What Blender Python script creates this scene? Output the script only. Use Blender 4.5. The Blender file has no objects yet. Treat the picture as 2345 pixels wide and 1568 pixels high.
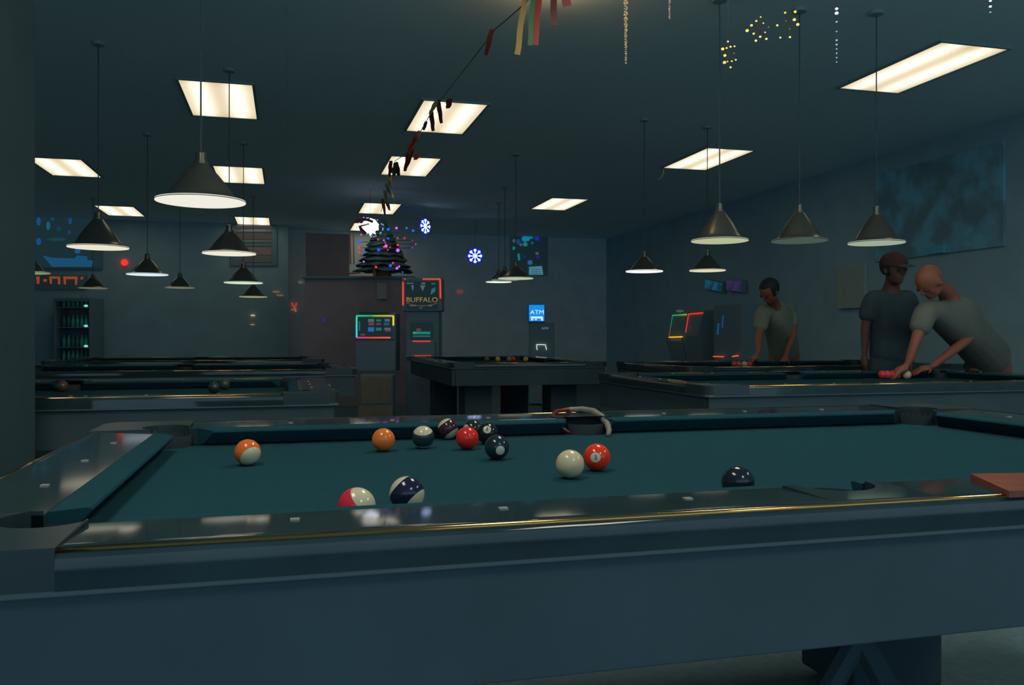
import bpy, bmesh, math, random
from mathutils import Vector, Matrix, Quaternion
random.seed(7)
sc = bpy.context.scene
COL = sc.collection
PI = math.pi

# ------------------------------------------------------------------ camera, world, fill light, exposure
TH = math.radians(14.8)      # heading, to the right of the room's long axis (+Y)
FPX, HOR, CAMZ = 1950.0, 770.0, 1.05
cd = bpy.data.cameras.new('camera'); cam = bpy.data.objects.new('camera', cd); COL.objects.link(cam)
cam.location = (0, 0, CAMZ); cam.rotation_euler = (PI/2, 0, -TH)
cd.sensor_width = 36; cd.lens = 36*FPX/2345; cd.shift_y = -(784-HOR)/2345
cd.clip_start = 0.02; cd.clip_end = 100
sc.camera = cam
w = bpy.data.worlds.new('world'); sc.world = w; w.use_nodes = True
w.node_tree.nodes['Background'].inputs[0].default_value = (0.0116, 0.0296, 0.0395, 1)
w.node_tree.nodes['Background'].inputs[1].default_value = 1.0
sc.view_settings.view_transform = 'Standard'; sc.view_settings.look = 'None'
sc.view_settings.exposure = 0.0; sc.view_settings.gamma = 1.0
sc.view_settings.use_curve_mapping = False
sc.cycles.max_bounces = 8; sc.cycles.diffuse_bounces = 6
sc.cycles.use_denoising = True
sc.cycles.sample_clamp_indirect = 3.0

def area(name, loc, rot, sx, sy, col, power):
    l = bpy.data.lights.new(name, 'AREA'); l.shape = 'RECTANGLE'; l.size = sx; l.size_y = sy
    l.color = col; l.energy = power
    o = bpy.data.objects.new(name, l); COL.objects.link(o); o.location = loc; o.rotation_euler = rot
    return o
# added bluish fill light, unseen behind the camera; no window stands there
area('rear_fill_light', (1.5, -3.4, 1.6), (PI/2, 0, 0), 10.5, 2.9, (0.50, 0.78, 1.0), 78)

# ------------------------------------------------------------------ projection helpers (pixel of the 2345x1568 frame -> place in the room)
def P(px, py, Z):
    X = (px-1172.5)/FPX*Z
    return Vector((X*math.cos(TH)+Z*math.sin(TH), -X*math.sin(TH)+Z*math.cos(TH), CAMZ+(HOR-py)/FPX*Z))
def PZ(px, py, z):           # on the horizontal plane z
    return P(px, py, (z-CAMZ)*FPX/(HOR-py))
def PV(px, py, v):           # on the plane y = v
    a = (px-1172.5)/FPX
    return P(px, py, v/(-a*math.sin(TH)+math.cos(TH)))
def PU(px, py, u):           # on the plane x = u
    a = (px-1172.5)/FPX
    return P(px, py, u/(a*math.cos(TH)+math.sin(TH)))

# ------------------------------------------------------------------ materials
def mat(name, col, rough=0.6, metal=0.0, spec=0.5, noise=0.0, nscale=20, bump=0.0, coat=0.0):
    m = bpy.data.materials.new(name); m.use_nodes = True
    nt = m.node_tree; b = nt.nodes['Principled BSDF']
    b.inputs['Base Color'].default_value = (*col, 1); b.inputs['Roughness'].default_value = rough
    b.inputs['Metallic'].default_value = metal; b.inputs['Specular IOR Level'].default_value = spec
    b.inputs['Coat Weight'].default_value = coat
    if noise or bump:
        tc = nt.nodes.new('ShaderNodeTexCoord'); n = nt.nodes.new('ShaderNodeTexNoise')
        n.inputs['Scale'].default_value = nscale; n.inputs['Detail'].default_value = 4
        nt.links.new(tc.outputs['Object'], n.inputs['Vector'])
        if noise:
            r = nt.nodes.new('ShaderNodeValToRGB')
            r.color_ramp.elements[0].color = (*[c*(1-noise) for c in col], 1)
            r.color_ramp.elements[1].color = (*[min(1, c*(1+noise)) for c in col], 1)
            r.color_ramp.elements[0].position = 0.3; r.color_ramp.elements[1].position = 0.7
            nt.links.new(n.outputs['Fac'], r.inputs['Fac']); nt.links.new(r.outputs['Color'], b.inputs['Base Color'])
        if bump:
            bp = nt.nodes.new('ShaderNodeBump'); bp.inputs['Strength'].default_value = bump
            bp.inputs['Distance'].default_value = 0.01
            nt.links.new(n.outputs['Fac'], bp.inputs['Height']); nt.links.new(bp.outputs['Normal'], b.inputs['Normal'])
    return m
def emis(name, col, s=1.0):
    m = bpy.data.materials.new(name); m.use_nodes = True
    nt = m.node_tree; nt.nodes.clear()
    e = nt.nodes.new('ShaderNodeEmission'); o = nt.nodes.new('ShaderNodeOutputMaterial')
    e.inputs[0].default_value = (*col, 1); e.inputs[1].default_value = s
    nt.links.new(e.outputs[0], o.inputs[0])
    return m
def emis_ramp(name, axis, stops, s=1.0, lo=0.0, hi=1.0):
    """emission whose colour runs along a local axis: a colour-cycling LED strip"""
    m = emis(name, (1, 1, 1), s); nt = m.node_tree; e = [n for n in nt.nodes if n.type == 'EMISSION'][0]
    tc = nt.nodes.new('ShaderNodeTexCoord'); sp = nt.nodes.new('ShaderNodeSeparateXYZ')
    mr = nt.nodes.new('ShaderNodeMapRange'); mr.inputs[1].default_value = lo; mr.inputs[2].default_value = hi
    r = nt.nodes.new('ShaderNodeValToRGB')
    els = r.color_ramp.elements
    els[0].position = stops[0][0]; els[0].color = (*stops[0][1], 1)
    els[1].position = stops[-1][0]; els[1].color = (*stops[-1][1], 1)
    for p, c in stops[1:-1]:
        q = els.new(p); q.color = (*c, 1)
    nt.links.new(tc.outputs['Object'], sp.inputs[0]); nt.links.new(sp.outputs[axis], mr.inputs[0])
    nt.links.new(mr.outputs[0], r.inputs[0]); nt.links.new(r.outputs[0], e.inputs[0])
    return m

M = {}
TEAL = (0.30, 0.62, 0.74)
def shell(name, col, tile=None, noise=0.06, nscale=3, rough=0.9):
    m = mat(name, col, rough, noise=noise, nscale=nscale, spec=0.1)
    return m
M['ceiling'] = shell('ceiling_tile', (0.74, 0.93, 0.97))
M['floor'] = shell('dark_carpet', (0.115, 0.19, 0.215), noise=0.12, nscale=30)
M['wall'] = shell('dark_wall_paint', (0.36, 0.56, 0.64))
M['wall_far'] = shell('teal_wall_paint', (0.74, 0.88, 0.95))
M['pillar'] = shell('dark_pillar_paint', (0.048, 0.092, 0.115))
M['wall_red'] = shell('dark_red_wall', (0.40, 0.34, 0.38), noise=0.1)
M['black'] = mat('veiled_black_plastic', (0.20, 0.32, 0.38), 0.6, spec=0.3)  # teal haze veil painted into the black base colour
M['rail'] = mat('black_laminate', (0.022, 0.045, 0.052), 0.07, spec=0.5, noise=0.2, nscale=9)
M['railedge'] = mat('bronze_trim', (0.62, 0.33, 0.12), 0.12, metal=1.0)
M['lowtrim'] = mat('dark_bronze_trim', (0.085, 0.125, 0.135), 0.35)
M['apron'] = mat('dark_apron_laminate', (0.056, 0.094, 0.112), 0.6, spec=0.15, noise=0.08, nscale=6)
M['felt'] = mat('green_felt', (0.013, 0.062, 0.082), 0.95, spec=0.05, noise=0.12, nscale=240, bump=0.1)
M['felt2'] = mat('green_felt_worn', (0.012, 0.07, 0.075), 0.95, spec=0.05, noise=0.12, nscale=200)
M['casting'] = mat('dark_pocket_casting', (0.03, 0.05, 0.058), 0.25)
M['pocket'] = mat('black_pocket_liner', (0.03, 0.045, 0.052), 0.8)
M['liner'] = mat('lit_grey_pocket_rim', (0.20, 0.20, 0.17), 0.55)
M['redwood'] = mat('red_brown_wood', (0.20, 0.055, 0.028), 0.5, noise=0.3, nscale=30)
M['sight'] = mat('pearl_sight', (0.3, 0.32, 0.3), 0.3)
M['bronze'] = mat('dark_bronze_shade', (0.13, 0.14, 0.118), 0.30, metal=0.55, spec=0.8, coat=0.2)
M['cord'] = mat('veiled_black_cord', (0.07, 0.11, 0.12), 0.8)  # black cord lifted by the same painted haze veil
M['frame'] = mat('dark_light_frame', (0.30, 0.44, 0.48), 0.6)
M['skin_dim'] = mat('shaded_skin', (0.16, 0.075, 0.055), 0.6, noise=0.08, nscale=12)  # darker copy of the skin, shade on the standing figure painted in
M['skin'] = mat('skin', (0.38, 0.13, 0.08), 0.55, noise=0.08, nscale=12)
M['tee'] = mat('grey_white_cotton', (0.19, 0.21, 0.175), 0.95, noise=0.08, nscale=14, bump=0.1)
M['tee2'] = mat('pale_cotton', (0.24, 0.28, 0.22), 0.95, noise=0.08, nscale=14, bump=0.1)
M['darkcloth'] = mat('dark_cloth', (0.05, 0.09, 0.11), 0.95, noise=0.15, nscale=14)
M['hair'] = mat('dark_hair', (0.02, 0.025, 0.03), 0.7)
M['white'] = mat('off_white', (0.6, 0.6, 0.55), 0.5)
M['eye'] = mat('eye_white', (0.10, 0.09, 0.08), 0.9, spec=0.0)
M['tan'] = mat('tan_laminate', (0.30, 0.27, 0.22), 0.7, noise=0.1, nscale=12)
M['green_leaf'] = mat('green_tinsel', (0.10, 0.24, 0.18), 0.5, noise=0.3, nscale=40)
M['wood_orange'] = mat('orange_wood', (0.55, 0.22, 0.08), 0.45)
M['ribbon_red'] = mat('red_ribbon', (0.45, 0.05, 0.03), 0.35)
M['ribbon_gold'] = mat('gold_ribbon', (0.55, 0.36, 0.12), 0.3, metal=0.4)
M['ribbon_green'] = mat('green_ribbon', (0.06, 0.22, 0.09), 0.35)
M['ribbon_dark'] = mat('dark_red_ribbon', (0.14, 0.015, 0.012), 0.35)
M['crystal'] = mat('cut_plastic_bead', (0.75, 0.6, 0.38), 0.12, spec=0.8)

# ------------------------------------------------------------------ mesh helpers
def mesh_obj(name, bm, m, parent=None, smooth=False, loc=None, auto=None):
    me = bpy.data.meshes.new(name); bm.normal_update(); bm.to_mesh(me); bm.free()
    ms = m if isinstance(m, (list, tuple)) else [m]
    for x in ms: me.materials.append(x)
    if smooth:
        for p in me.polygons: p.use_smooth = True
    if auto is not None:
        me.set_sharp_from_angle(angle=math.radians(auto))
    o = bpy.data.objects.new(name, me); COL.objects.link(o)
    if parent: o.parent = parent
    if loc is not None: o.location = loc
    return o
def box(bm, x0, x1, y0, y1, z0, z1, bev=0.0, mi=0, seg=2):
    b2 = bmesh.new(); bmesh.ops.create_cube(b2, size=1)
    for v in b2.verts:
        v.co = Vector(((x0+x1)/2+v.co.x*(x1-x0), (y0+y1)/2+v.co.y*(y1-y0), (z0+z1)/2+v.co.z*(z1-z0)))
    if bev: bmesh.ops.bevel(b2, geom=b2.edges[:], offset=bev, segments=seg, affect='EDGES', profile=0.5)
    for f in b2.faces: f.material_index = mi
    join(bm, b2)
def join(bm, b2, mtx=None):
    if mtx is not None: b2.transform(mtx)
    vm = {v: bm.verts.new(v.co) for v in b2.verts}
    for f in b2.faces:
        try:
            nf = bm.faces.new([vm[v] for v in f.verts]); nf.material_index = f.material_index; nf.smooth = f.smooth
        except ValueError: pass
    b2.free()
def lathe(bm, prof, n=32, c=(0, 0, 0), mi=0):
    rings = []
    for r, z in prof:
        if r < 1e-6: rings.append([bm.verts.new((c[0], c[1], c[2]+z))])
        else: rings.append([bm.verts.new((c[0]+r*math.cos(2*PI*k/n), c[1]+r*math.sin(2*PI*k/n), c[2]+z)) for k in range(n)])
    for a, b in zip(rings, rings[1:]):
        for k in range(n):
            k2 = (k+1) % n
            if len(a) == 1 and len(b) == 1: continue
            if len(a) == 1: f = bm.faces.new((a[0], b[k], b[k2]))
            elif len(b) == 1: f = bm.faces.new((a[k], b[0], a[k2]))
            else: f = bm.faces.new((a[k], b[k], b[k2], a[k2]))
            f.material_index = mi
def tube(bm, pts, r, n=10, mi=0, cap=True):
    pts = [Vector(p) for p in pts]
    rs = r if isinstance(r, (list, tuple)) else [r]*len(pts)
    rings = []; up = None
    for i, p in enumerate(pts):
        d = (pts[min(i+1, len(pts)-1)]-pts[max(i-1, 0)]).normalized()
        if up is None:
            up = d.orthogonal().normalized()
        else:
            up = (up - d*up.dot(d)).normalized()
        s = d.cross(up)
        rings.append([bm.verts.new(p+(up*math.cos(2*PI*k/n)+s*math.sin(2*PI*k/n))*rs[i]) for k in range(n)])
    for a, b in zip(rings, rings[1:]):
        for k in range(n):
            f = bm.faces.new((a[k], a[(k+1) % n], b[(k+1) % n], b[k])); f.material_index = mi
    if cap:
        bm.faces.new(rings[0][::-1]).material_index = mi; bm.faces.new(rings[-1]).material_index = mi
def prism(bm, poly, z0, z1, mi=0):
    a = [bm.verts.new((x, y, z0)) for x, y in poly]; b = [bm.verts.new((x, y, z1)) for x, y in poly]
    n = len(poly)
    fs = [bm.faces.new(a[::-1]), bm.faces.new(b)]
    for k in range(n): fs.append(bm.faces.new((a[k], a[(k+1) % n], b[(k+1) % n], b[k])))
    for f in fs: f.material_index = mi
    bmesh.ops.triangulate(bm, faces=fs[:2])
def extr(bm, prof, p0, p1, out, mi=0, m0=0.0, m1=0.0):
    """profile points (t, z) with t measured along 'out', swept from p0 to p1; m0/m1 slant the ends"""
    p0, p1, out = Vector(p0), Vector(p1), Vector(out); d = (p1-p0).normalized()
    a = [bm.verts.new(p0+out*t+Vector((0, 0, z))+d*(m0*t)) for t, z in prof]
    b = [bm.verts.new(p1+out*t+Vector((0, 0, z))-d*(m1*t)) for t, z in prof]
    n = len(prof); fs = [bm.faces.new(a[::-1]), bm.faces.new(b)]
    for k in range(n): fs.append(bm.faces.new((a[k], a[(k+1) % n], b[(k+1) % n], b[k])))
    for f in fs: f.material_index = mi
    bmesh.ops.recalc_face_normals(bm, faces=fs)
def ball(bm, c, r, u=16, v=10, mi=0, s=(1, 1, 1)):
    b2 = bmesh.new(); bmesh.ops.create_uvsphere(b2, u_segments=u, v_segments=v, radius=r)
    for q in b2.verts: q.co = Vector((q.co.x*s[0], q.co.y*s[1], q.co.z*s[2]))+Vector(c)
    for f in b2.faces: f.material_index = mi; f.smooth = True
    join(bm, b2)
def quadface(bm, pts, mi=0):
    f = bm.faces.new([bm.verts.new(Vector(p)) for p in pts]); f.material_index = mi
def slab(bm, pts, n, t, mi=0):
    """a polygon given real thickness t along n"""
    n = Vector(n).normalized()*t
    a = [bm.verts.new(Vector(p)) for p in pts]; b = [bm.verts.new(Vector(p)+n) for p in pts]; k = len(pts)
    fs = [bm.faces.new(a[::-1]), bm.faces.new(b)]+[bm.faces.new((a[i], a[(i+1) % k], b[(i+1) % k], b[i])) for i in range(k)]
    for f in fs: f.material_index = mi
    bmesh.ops.recalc_face_normals(bm, faces=fs)
def tag(o, label=None, cat=None, group=None, kind=None):
    if label: o['label'] = label
    if cat: o['category'] = cat
    if group: o['group'] = group
    if kind: o['kind'] = kind
    return o
def thing(name, loc, label, cat, group=None, rz=0.0):
    o = bpy.data.objects.new(name, None); COL.objects.link(o); o.location = loc; o.rotation_euler = (0, 0, rz)
    o.empty_display_size = 0.1
    return tag(o, label, cat, group)
def dup(root, loc, label, rz=None, group=None):
    def cp(o, par):
        c = o.copy(); COL.objects.link(c)
        if par: c.parent = par
        for ch in [x for x in o.children]: cp(ch, c)
        return c
    r = cp(root, None); r.location = loc
    if rz is not None: r.rotation_euler = (0, 0, rz)
    r['label'] = label
    if group: r['group'] = group
    return r
def text_bm(s, size, ext=0.002, align='CENTER'):
    cu = bpy.data.curves.new('txt', 'FONT'); cu.body = s; cu.size = size; cu.extrude = ext
    cu.align_x = align; cu.align_y = 'CENTER'
    o = bpy.data.objects.new('txt', cu); COL.objects.link(o)
    dg = bpy.context.evaluated_depsgraph_get(); me = bpy.data.meshes.new_from_object(o.evaluated_get(dg))
    bm = bmesh.new(); bm.from_mesh(me)
    COL.objects.unlink(o); bpy.data.objects.remove(o); bpy.data.curves.remove(cu); bpy.data.meshes.remove(me)
    return bm
FACE = Matrix.Rotation(PI/2, 4, 'X')        # text lying in XY -> standing, readable from -Y

# ------------------------------------------------------------------ the setting
H = 3.19
U0, U1, V0, V1 = -4.4, 6.8, -3.6, 17.6
def struct(name, bm, m, **k):
    o = mesh_obj(name, bm, m, **k); o['kind'] = 'structure'; return o
bm = bmesh.new(); box(bm, U0-.1, U1+.1, V0, V1+.1, -0.1, 0); struct('floor', bm, M['floor'])
# ceiling: suspended tiles with grooves between them
cm = M['ceiling']; nt = cm.node_tree; bs = nt.nodes['Principled BSDF']
tc = nt.nodes.new('ShaderNodeTexCoord'); br = nt.nodes.new('ShaderNodeTexBrick')
br.offset = 0; br.inputs['Scale'].default_value = 1; br.inputs['Brick Width'].default_value = 1.2; br.inputs['Row Height'].default_value = 0.6
br.inputs['Mortar Size'].default_value = 0.010; br.inputs['Color1'].default_value = (0.74, 0.93, 0.97, 1)
br.inputs['Color2'].default_value = (0.75, 0.94, 0.98, 1); br.inputs['Mortar'].default_value = (0.72, 0.90, 0.95, 1)
nt.links.new(tc.outputs['Object'], br.inputs['Vector']); nt.links.new(br.outputs['Color'], bs.inputs['Base Color'])
bm = bmesh.new(); box(bm, U0-.1, U1+.1, V0, V1+.1, H, H+0.1); struct('ceiling', bm, cm)
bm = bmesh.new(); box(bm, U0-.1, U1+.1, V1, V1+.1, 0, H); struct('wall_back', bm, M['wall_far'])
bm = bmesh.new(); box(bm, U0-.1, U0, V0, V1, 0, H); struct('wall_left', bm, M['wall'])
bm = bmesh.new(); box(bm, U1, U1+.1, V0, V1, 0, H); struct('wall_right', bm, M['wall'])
bm = bmesh.new(); box(bm, U0, U1, V1-.02, V1, 0, .12); struct('baseboard_back', bm, M['black'])
bm = bmesh.new(); box(bm, U1-.02, U1, V0, V1-.02, 0, .12); struct('baseboard_right', bm, M['black'])
# square pillar that closes the view on the left
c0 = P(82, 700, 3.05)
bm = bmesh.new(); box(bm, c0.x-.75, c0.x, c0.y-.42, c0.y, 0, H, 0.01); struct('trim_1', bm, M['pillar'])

# ------------------------------------------------------------------ ceiling panels
def panel_mat(name, s):
    m = emis(name, (1.0, 0.93, 0.76), s); nt = m.node_tree; e = [n for n in nt.nodes if n.type == 'EMISSION'][0]
    tc = nt.nodes.new('ShaderNodeTexCoord'); sp = nt.nodes.new('ShaderNodeSeparateXYZ')
    nt.links.new(tc.outputs['Object'], sp.inputs[0])
    def mth(op, a, b=None):
        n = nt.nodes.new('ShaderNodeMath'); n.operation = op
        for i, q in enumerate((a, b)):
            if q is None: continue
            if isinstance(q, (int, float)): n.inputs[i].default_value = q
            else: nt.links.new(q, n.inputs[i])
        return n.outputs[0]
    # two tubes run the length of the fitting: brighter along x = +-0.15
    cx = mth('COSINE', mth('MULTIPLY', sp.outputs[0], 2*PI/0.30))
    g = mth('SUBTRACT', 0.86, mth('MULTIPLY', cx, 0.16))
    ey = mth('POWER', mth('ABSOLUTE', mth('DIVIDE', sp.outputs[1], 0.6)), 6.0)
    g = mth('SUBTRACT', g, mth('MULTIPLY', ey, 0.18))
    nt.links.new(mth('MULTIPLY', g, s), e.inputs[1])
    r = nt.nodes.new('ShaderNodeValToRGB'); nt.links.new(g, r.inputs[0])
    r.color_ramp.elements[0].position = 0.55; r.color_ramp.elements[0].color = (1.0, 0.78, 0.45, 1)
    r.color_ramp.elements[1].position = 0.98; r.color_ramp.elements[1].color = (1.0, 0.95, 0.80, 1)
    nt.links.new(r.outputs[0], e.inputs[0])
    return m
M['panel'] = panel_mat('lit_diffuser', 1.22)
M['panel_strong'] = panel_mat('lit_diffuser_near', 14)
def make_panel(loc, label, m, L=1.2):
    t = thing('ceiling_light', loc, label, 'ceiling light', 'fluorescent ceiling panels')
    bm = bmesh.new()
    for a in (-1, 1):
        box(bm, a*.305-.012, a*.305+.012, -L/2, L/2, -0.014, 0, .002)
        box(bm, -.317, .317, a*L/2-.012, a*L/2+.012, -0.014, 0, .002)
    mesh_obj('frame', bm, M['frame'], t)
    bm = bmesh.new(); box(bm, -.297, .297, -L/2+.01, L/2-.01, -0.008, -0.001); mesh_obj('diffuser', bm, m, t)
    return t
PAN = [((-.58, 8.13), 'warm white ceiling panel at upper left, crossed by two dark lamp cords'),
       ((1.49, 8.22), 'ceiling panel with dark ribbon streamers hanging across it, left of the top centre'),
       ((1.49, 10.68), 'ceiling panel with twisted ribbons in front, second in the row above the small tree'),
       ((1.49, 14.32), 'ceiling panel third in the row that leads to the small tree'),
       ((1.52, 16.8), 'farthest ceiling panel, half hidden behind the bright white star light'),
       ((-.60, 11.82), 'ceiling panel just right of the largest round pendant lamp, crossed by two cords'),
       ((-.61, 16.5), 'thin sliver of ceiling panel above the brown window blinds'),
       ((-2.70, 11.85), 'ceiling panel at the far left, cut by the dark pillar'),
       ((-2.74, 15.72), 'small ceiling panel at left above the second pendant lamp'),
       ((4.89, 9.33), 'ceiling panel right of centre, crossed by the cords of two pendant lamps'),
       ((4.24, 13.10), 'small ceiling panel near the middle, above the blue picture display'),
       ((4.88, 5.76), 'largest brightest ceiling panel at the upper right')]
p0 = make_panel((PAN[0][0][0], PAN[0][0][1], H), PAN[0][1], M['panel'])
for (u, v), lb in PAN[1:]: dup(p0, (u, v, H), lb)
OFF = [((1.49, 2.9), 'ceiling panel over the near pool table'), ((-.6, 1.2), 'ceiling panel over the left end of the near table'),
       ((4.0, 1.2), 'ceiling panel right of the near table'), ((1.49, -1.2), 'ceiling panel behind the photographer')]
q0 = make_panel((OFF[0][0][0], OFF[0][0][1], H), OFF[0][1], M['panel_strong'])
for (u, v), lb in OFF[1:]: dup(q0, (u, v, H), lb)

# ------------------------------------------------------------------ pool tables
L2, W2, NX, NY = 1.325, 0.745, 1.12, 0.54      # half sizes of frame and of the playing field
ZB, ZR = 0.765, 0.813                          # cloth and rail-top heights
def arc(cx, cy, r, a0, a1, n=10):
    return [(cx+r*math.cos(a0+(a1-a0)*k/n), cy+r*math.sin(a0+(a1-a0)*k/n)) for k in range(n+1)]
def make_table(label, felt):
    t = thing('pool_table', (0, 0, 0), label, 'pool table', 'pool tables in rows across the hall')
    # bed with pocket notches, traced counter-clockwise
    bx, by, r = NX+.045, NY+.045, .062
    poly = []
    for (sx, sy) in ((1, -1), (1, 1), (-1, 1), (-1, -1)):
        a = {(1, -1): PI, (1, 1): 1.5*PI, (-1, 1): 0, (-1, -1): .5*PI}[(sx, sy)]
        pts = arc(sx*bx, sy*by, r*1.15, a, a-PI/2, 8)
        poly += pts
        if (sx, sy) == (1, 1): poly += arc(0, by, r, 0, -PI, 10)
        if (sx, sy) == (-1, -1): poly += arc(0, -by, r, PI, 0, 10)
    bm = bmesh.new(); prism(bm, poly, ZB-.03, ZB); mesh_obj('cloth_bed', bm, felt, t)
    # cushions
    prof = [(.0, .036), (.004, .031), (.030, .004), (.047, .0), (.047, .044), (.010, .0415), (.002, .040)]
    def cush(p0, p1, out, m0, m1):
        bm = bmesh.new(); extr(bm, [(a, b+ZB) for a, b in prof], (*p0, 0), (*p1, 0), (*out, 0), 0, m0, m1)
        mesh_obj('cushion', bm, felt, t)
    for s in (-1, 1):
        cush((.075, s*NY), (NX-.085, s*NY), (0, s), -.35, -.9); cush((-.075, s*NY), (-NX+.085, s*NY), (0, s), -.35, -.9)
        cush((s*NX, -NY+.085), (s*NX, NY-.085), (s, 0), -.9, -.9)
    # rails: a flat top that falls slightly to the cloth, rounded outer edge
    rp = [(0, .001), (0, .0428), (.002, .0442), (.130, .0478), (.142, .0478)]
    for k in range(1, 7):
        a = PI/2*(1-k/6); rp.append((.142+.016*math.cos(a), .0318+.016*math.sin(a)))
    rp += [(.158, .001)]
    def rail(p0, p1, out, rp=rp):
        bm = bmesh.new(); extr(bm, [(a, b+ZB) for a, b in rp], (*p0, 0), (*p1, 0), (*out, 0))
        return mesh_obj('rail', bm, M['rail'], t, smooth=True, auto=25)
    rails = []
    for s in (-1, 1):
        rails += [rail((.088, s*(NY+.047)), (NX-.02, s*(NY+.047)), (0, s)), rail((-.088, s*(NY+.047)), (-NX+.02, s*(NY+.047)), (0, s))]
        rails.append(rail((s*(NX+.047), -NY+.02), (s*(NX+.047), NY-.02), (s, 0)))
    for s in (-1, 1): rail((-.088, s*(NY+.047)), (.088, s*(NY+.047)), (0, s), [(.132, .001), (.132, .0478)]+rp[4:])
    # inlaid sights
    for i, ro in enumerate(rails):
        bm = bmesh.new()
        if i in (2, 5):
            s = 1 if i == 5 else -1
            for k in (-.28, 0, .28): bm = bmesh.new(); box(bm, s*(NX+.105)-.006, s*(NX+.105)+.006, k-.006, k+.006, ZR-.004, ZR-.0002, 0); mesh_obj('sight', bm, M['sight'], ro)
        else:
            s = -1 if i < 3 else 1; q = 1 if i % 3 == 0 else -1
            for k in (.28, .56, .84): bm = bmesh.new(); box(bm, q*k-.006, q*k+.006, s*(NY+.105)-.006, s*(NY+.105)+.006, ZR-.004, ZR-.0002, 0); mesh_obj('sight', bm, M['sight'], ro)
    # pocket castings, liners and rims
    for sx in (-1, 1):
        for sy in (-1, 1):
            cx, cy, rr = NX+.03, NY+.03, .06
            poly = [(NX-.02, W2), (NX-.02, NY+.047)]
            poly += arc(cx, cy, rr, PI*.86, PI*-.36, 14)
            poly += [(NX+.047, NY-.02), (L2, NY-.02)]+arc(L2-.05, W2-.05, .05, 0, PI/2, 6)
            poly = [(x*sx, y*sy) for x, y in poly]
            if sx*sy < 0: poly = poly[::-1]
            bm = bmesh.new(); prism(bm, poly, ZB+.002, ZR+.002); bmesh.ops.recalc_face_normals(bm, faces=bm.faces[:])
            mesh_obj('corner_casting', bm, M['casting'], t)
            bm = bmesh.new(); lathe(bm, [(.060, .03), (.060, -.09), (.035, -.115), (0, -.12)], 20, (sx*cx, sy*cy, ZB)); mesh_obj('pocket', bm, M['pocket'], t, smooth=True)
    for sy in (-1, 1):
        cy, rr = NY+.055, .064
        poly = [(-.088, NY+.05), (-.064, NY+.05)]+arc(0, cy, rr, PI, 0, 14)[0:]+[(.064, NY+.05), (.088, NY+.05), (.088, NY+.1785), (-.088, NY+.1785)]
        poly = [(x, y*sy) for x, y in poly]
        bm = bmesh.new(); prism(bm, poly, ZB+.002, ZR-.0002); bmesh.ops.recalc_face_normals(bm, faces=bm.faces[:])
        c = mesh_obj('side_casting', bm, M['rail'], t)
        bm = bmesh.new(); lathe(bm, [(.062, .03), (.062, -.09), (.035, -.115), (0, -.12)], 24, (0, sy*cy, ZB)); mesh_obj('pocket', bm, M['pocket'], t, smooth=True)
    # apron, trim, legs
    bm = bmesh.new()
    for s in (-1, 1):
        box(bm, -L2+.02, L2-.02, s*(W2-.03)-.015, s*(W2-.03)+.015, .605, ZB, .003)
        box(bm, s*(L2-.03)-.015, s*(L2-.03)+.015, -W2+.045, W2-.045, .605, ZB, .003)
    mesh_obj('apron', bm, M['apron'], t)
    bm = bmesh.new()
    for s in (-1, 1):
        box(bm, -L2+.01, L2-.01, s*(W2-.007)-.006, s*(W2-.007)+.006, ZB-.006, ZB+.004, .002)
        box(bm, s*(L2-.007)-.006, s*(L2-.007)+.006, -W2+.01, W2-.01, ZB-.006, ZB+.004, .002)
    mesh_obj('metal_trim', bm, M['lowtrim'], t)
    for s in (-1, 1):
        bm = bmesh.new(); tube(bm, [(-L2+.04, s*(W2-.008), ZR-.0035), (L2-.04, s*(W2-.008), ZR-.0035)], .0042, 10); mesh_obj('edge_bead', bm, M['railedge'], t, smooth=True)
        bm = bmesh.new(); tube(bm, [(s*(L2-.008), -W2+.04, ZR-.0035), (s*(L2-.008), W2-.04, ZR-.0035)], .0042, 10); mesh_obj('edge_bead', bm, M['railedge'], t, smooth=True)
    bm = bmesh.new(); box(bm, -L2+.05, L2-.05, -W2+.05, W2-.05, .62, ZB-.031); mesh_obj('bed_frame', bm, M['pocket'], t)
    for s in (-1, 1):
        for q in (-1, 1):
            bm = bmesh.new(); box(bm, s*.85-.15, s*.85+.15, q*.42-.13, q*.42+.13, .03, .62, .01); box(bm, s*.85-.10, s*.85+.10, q*.42-.09, q*.42+.09, 0, .03, .005)
            mesh_obj('leg', bm, M['apron'], t)
    return t
NT = Vector((.85, 1.045+W2, 0))
near = make_table('nearest pool table, green cloth with scattered balls and black rails', M['felt'])
tabs = [((-1.115, 3.64+W2), 'pool table under the largest pendant lamp, second row at left'),
        ((-.83, 6.31+W2), 'pool table third row at left, under two bell pendants'),
        ((-.95, 8.98+W2), 'pool table at left with a bluish white pendant above its far side'),
        ((3.25, 3.67+W2), 'pool table at right where the bald man sets his hands'),
        ((4.30, 5.99+W2), 'pool table behind the bald man where the person in the pale shirt leans')]
for (u, v), lb in tabs: dup(near, (u, v, 0), lb)
dup(near, (2.15, 7.45+L2, 0), 'centre aisle pool table with tiny balls, in front of the cash machine', rz=PI/2)
near.location = NT
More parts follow.
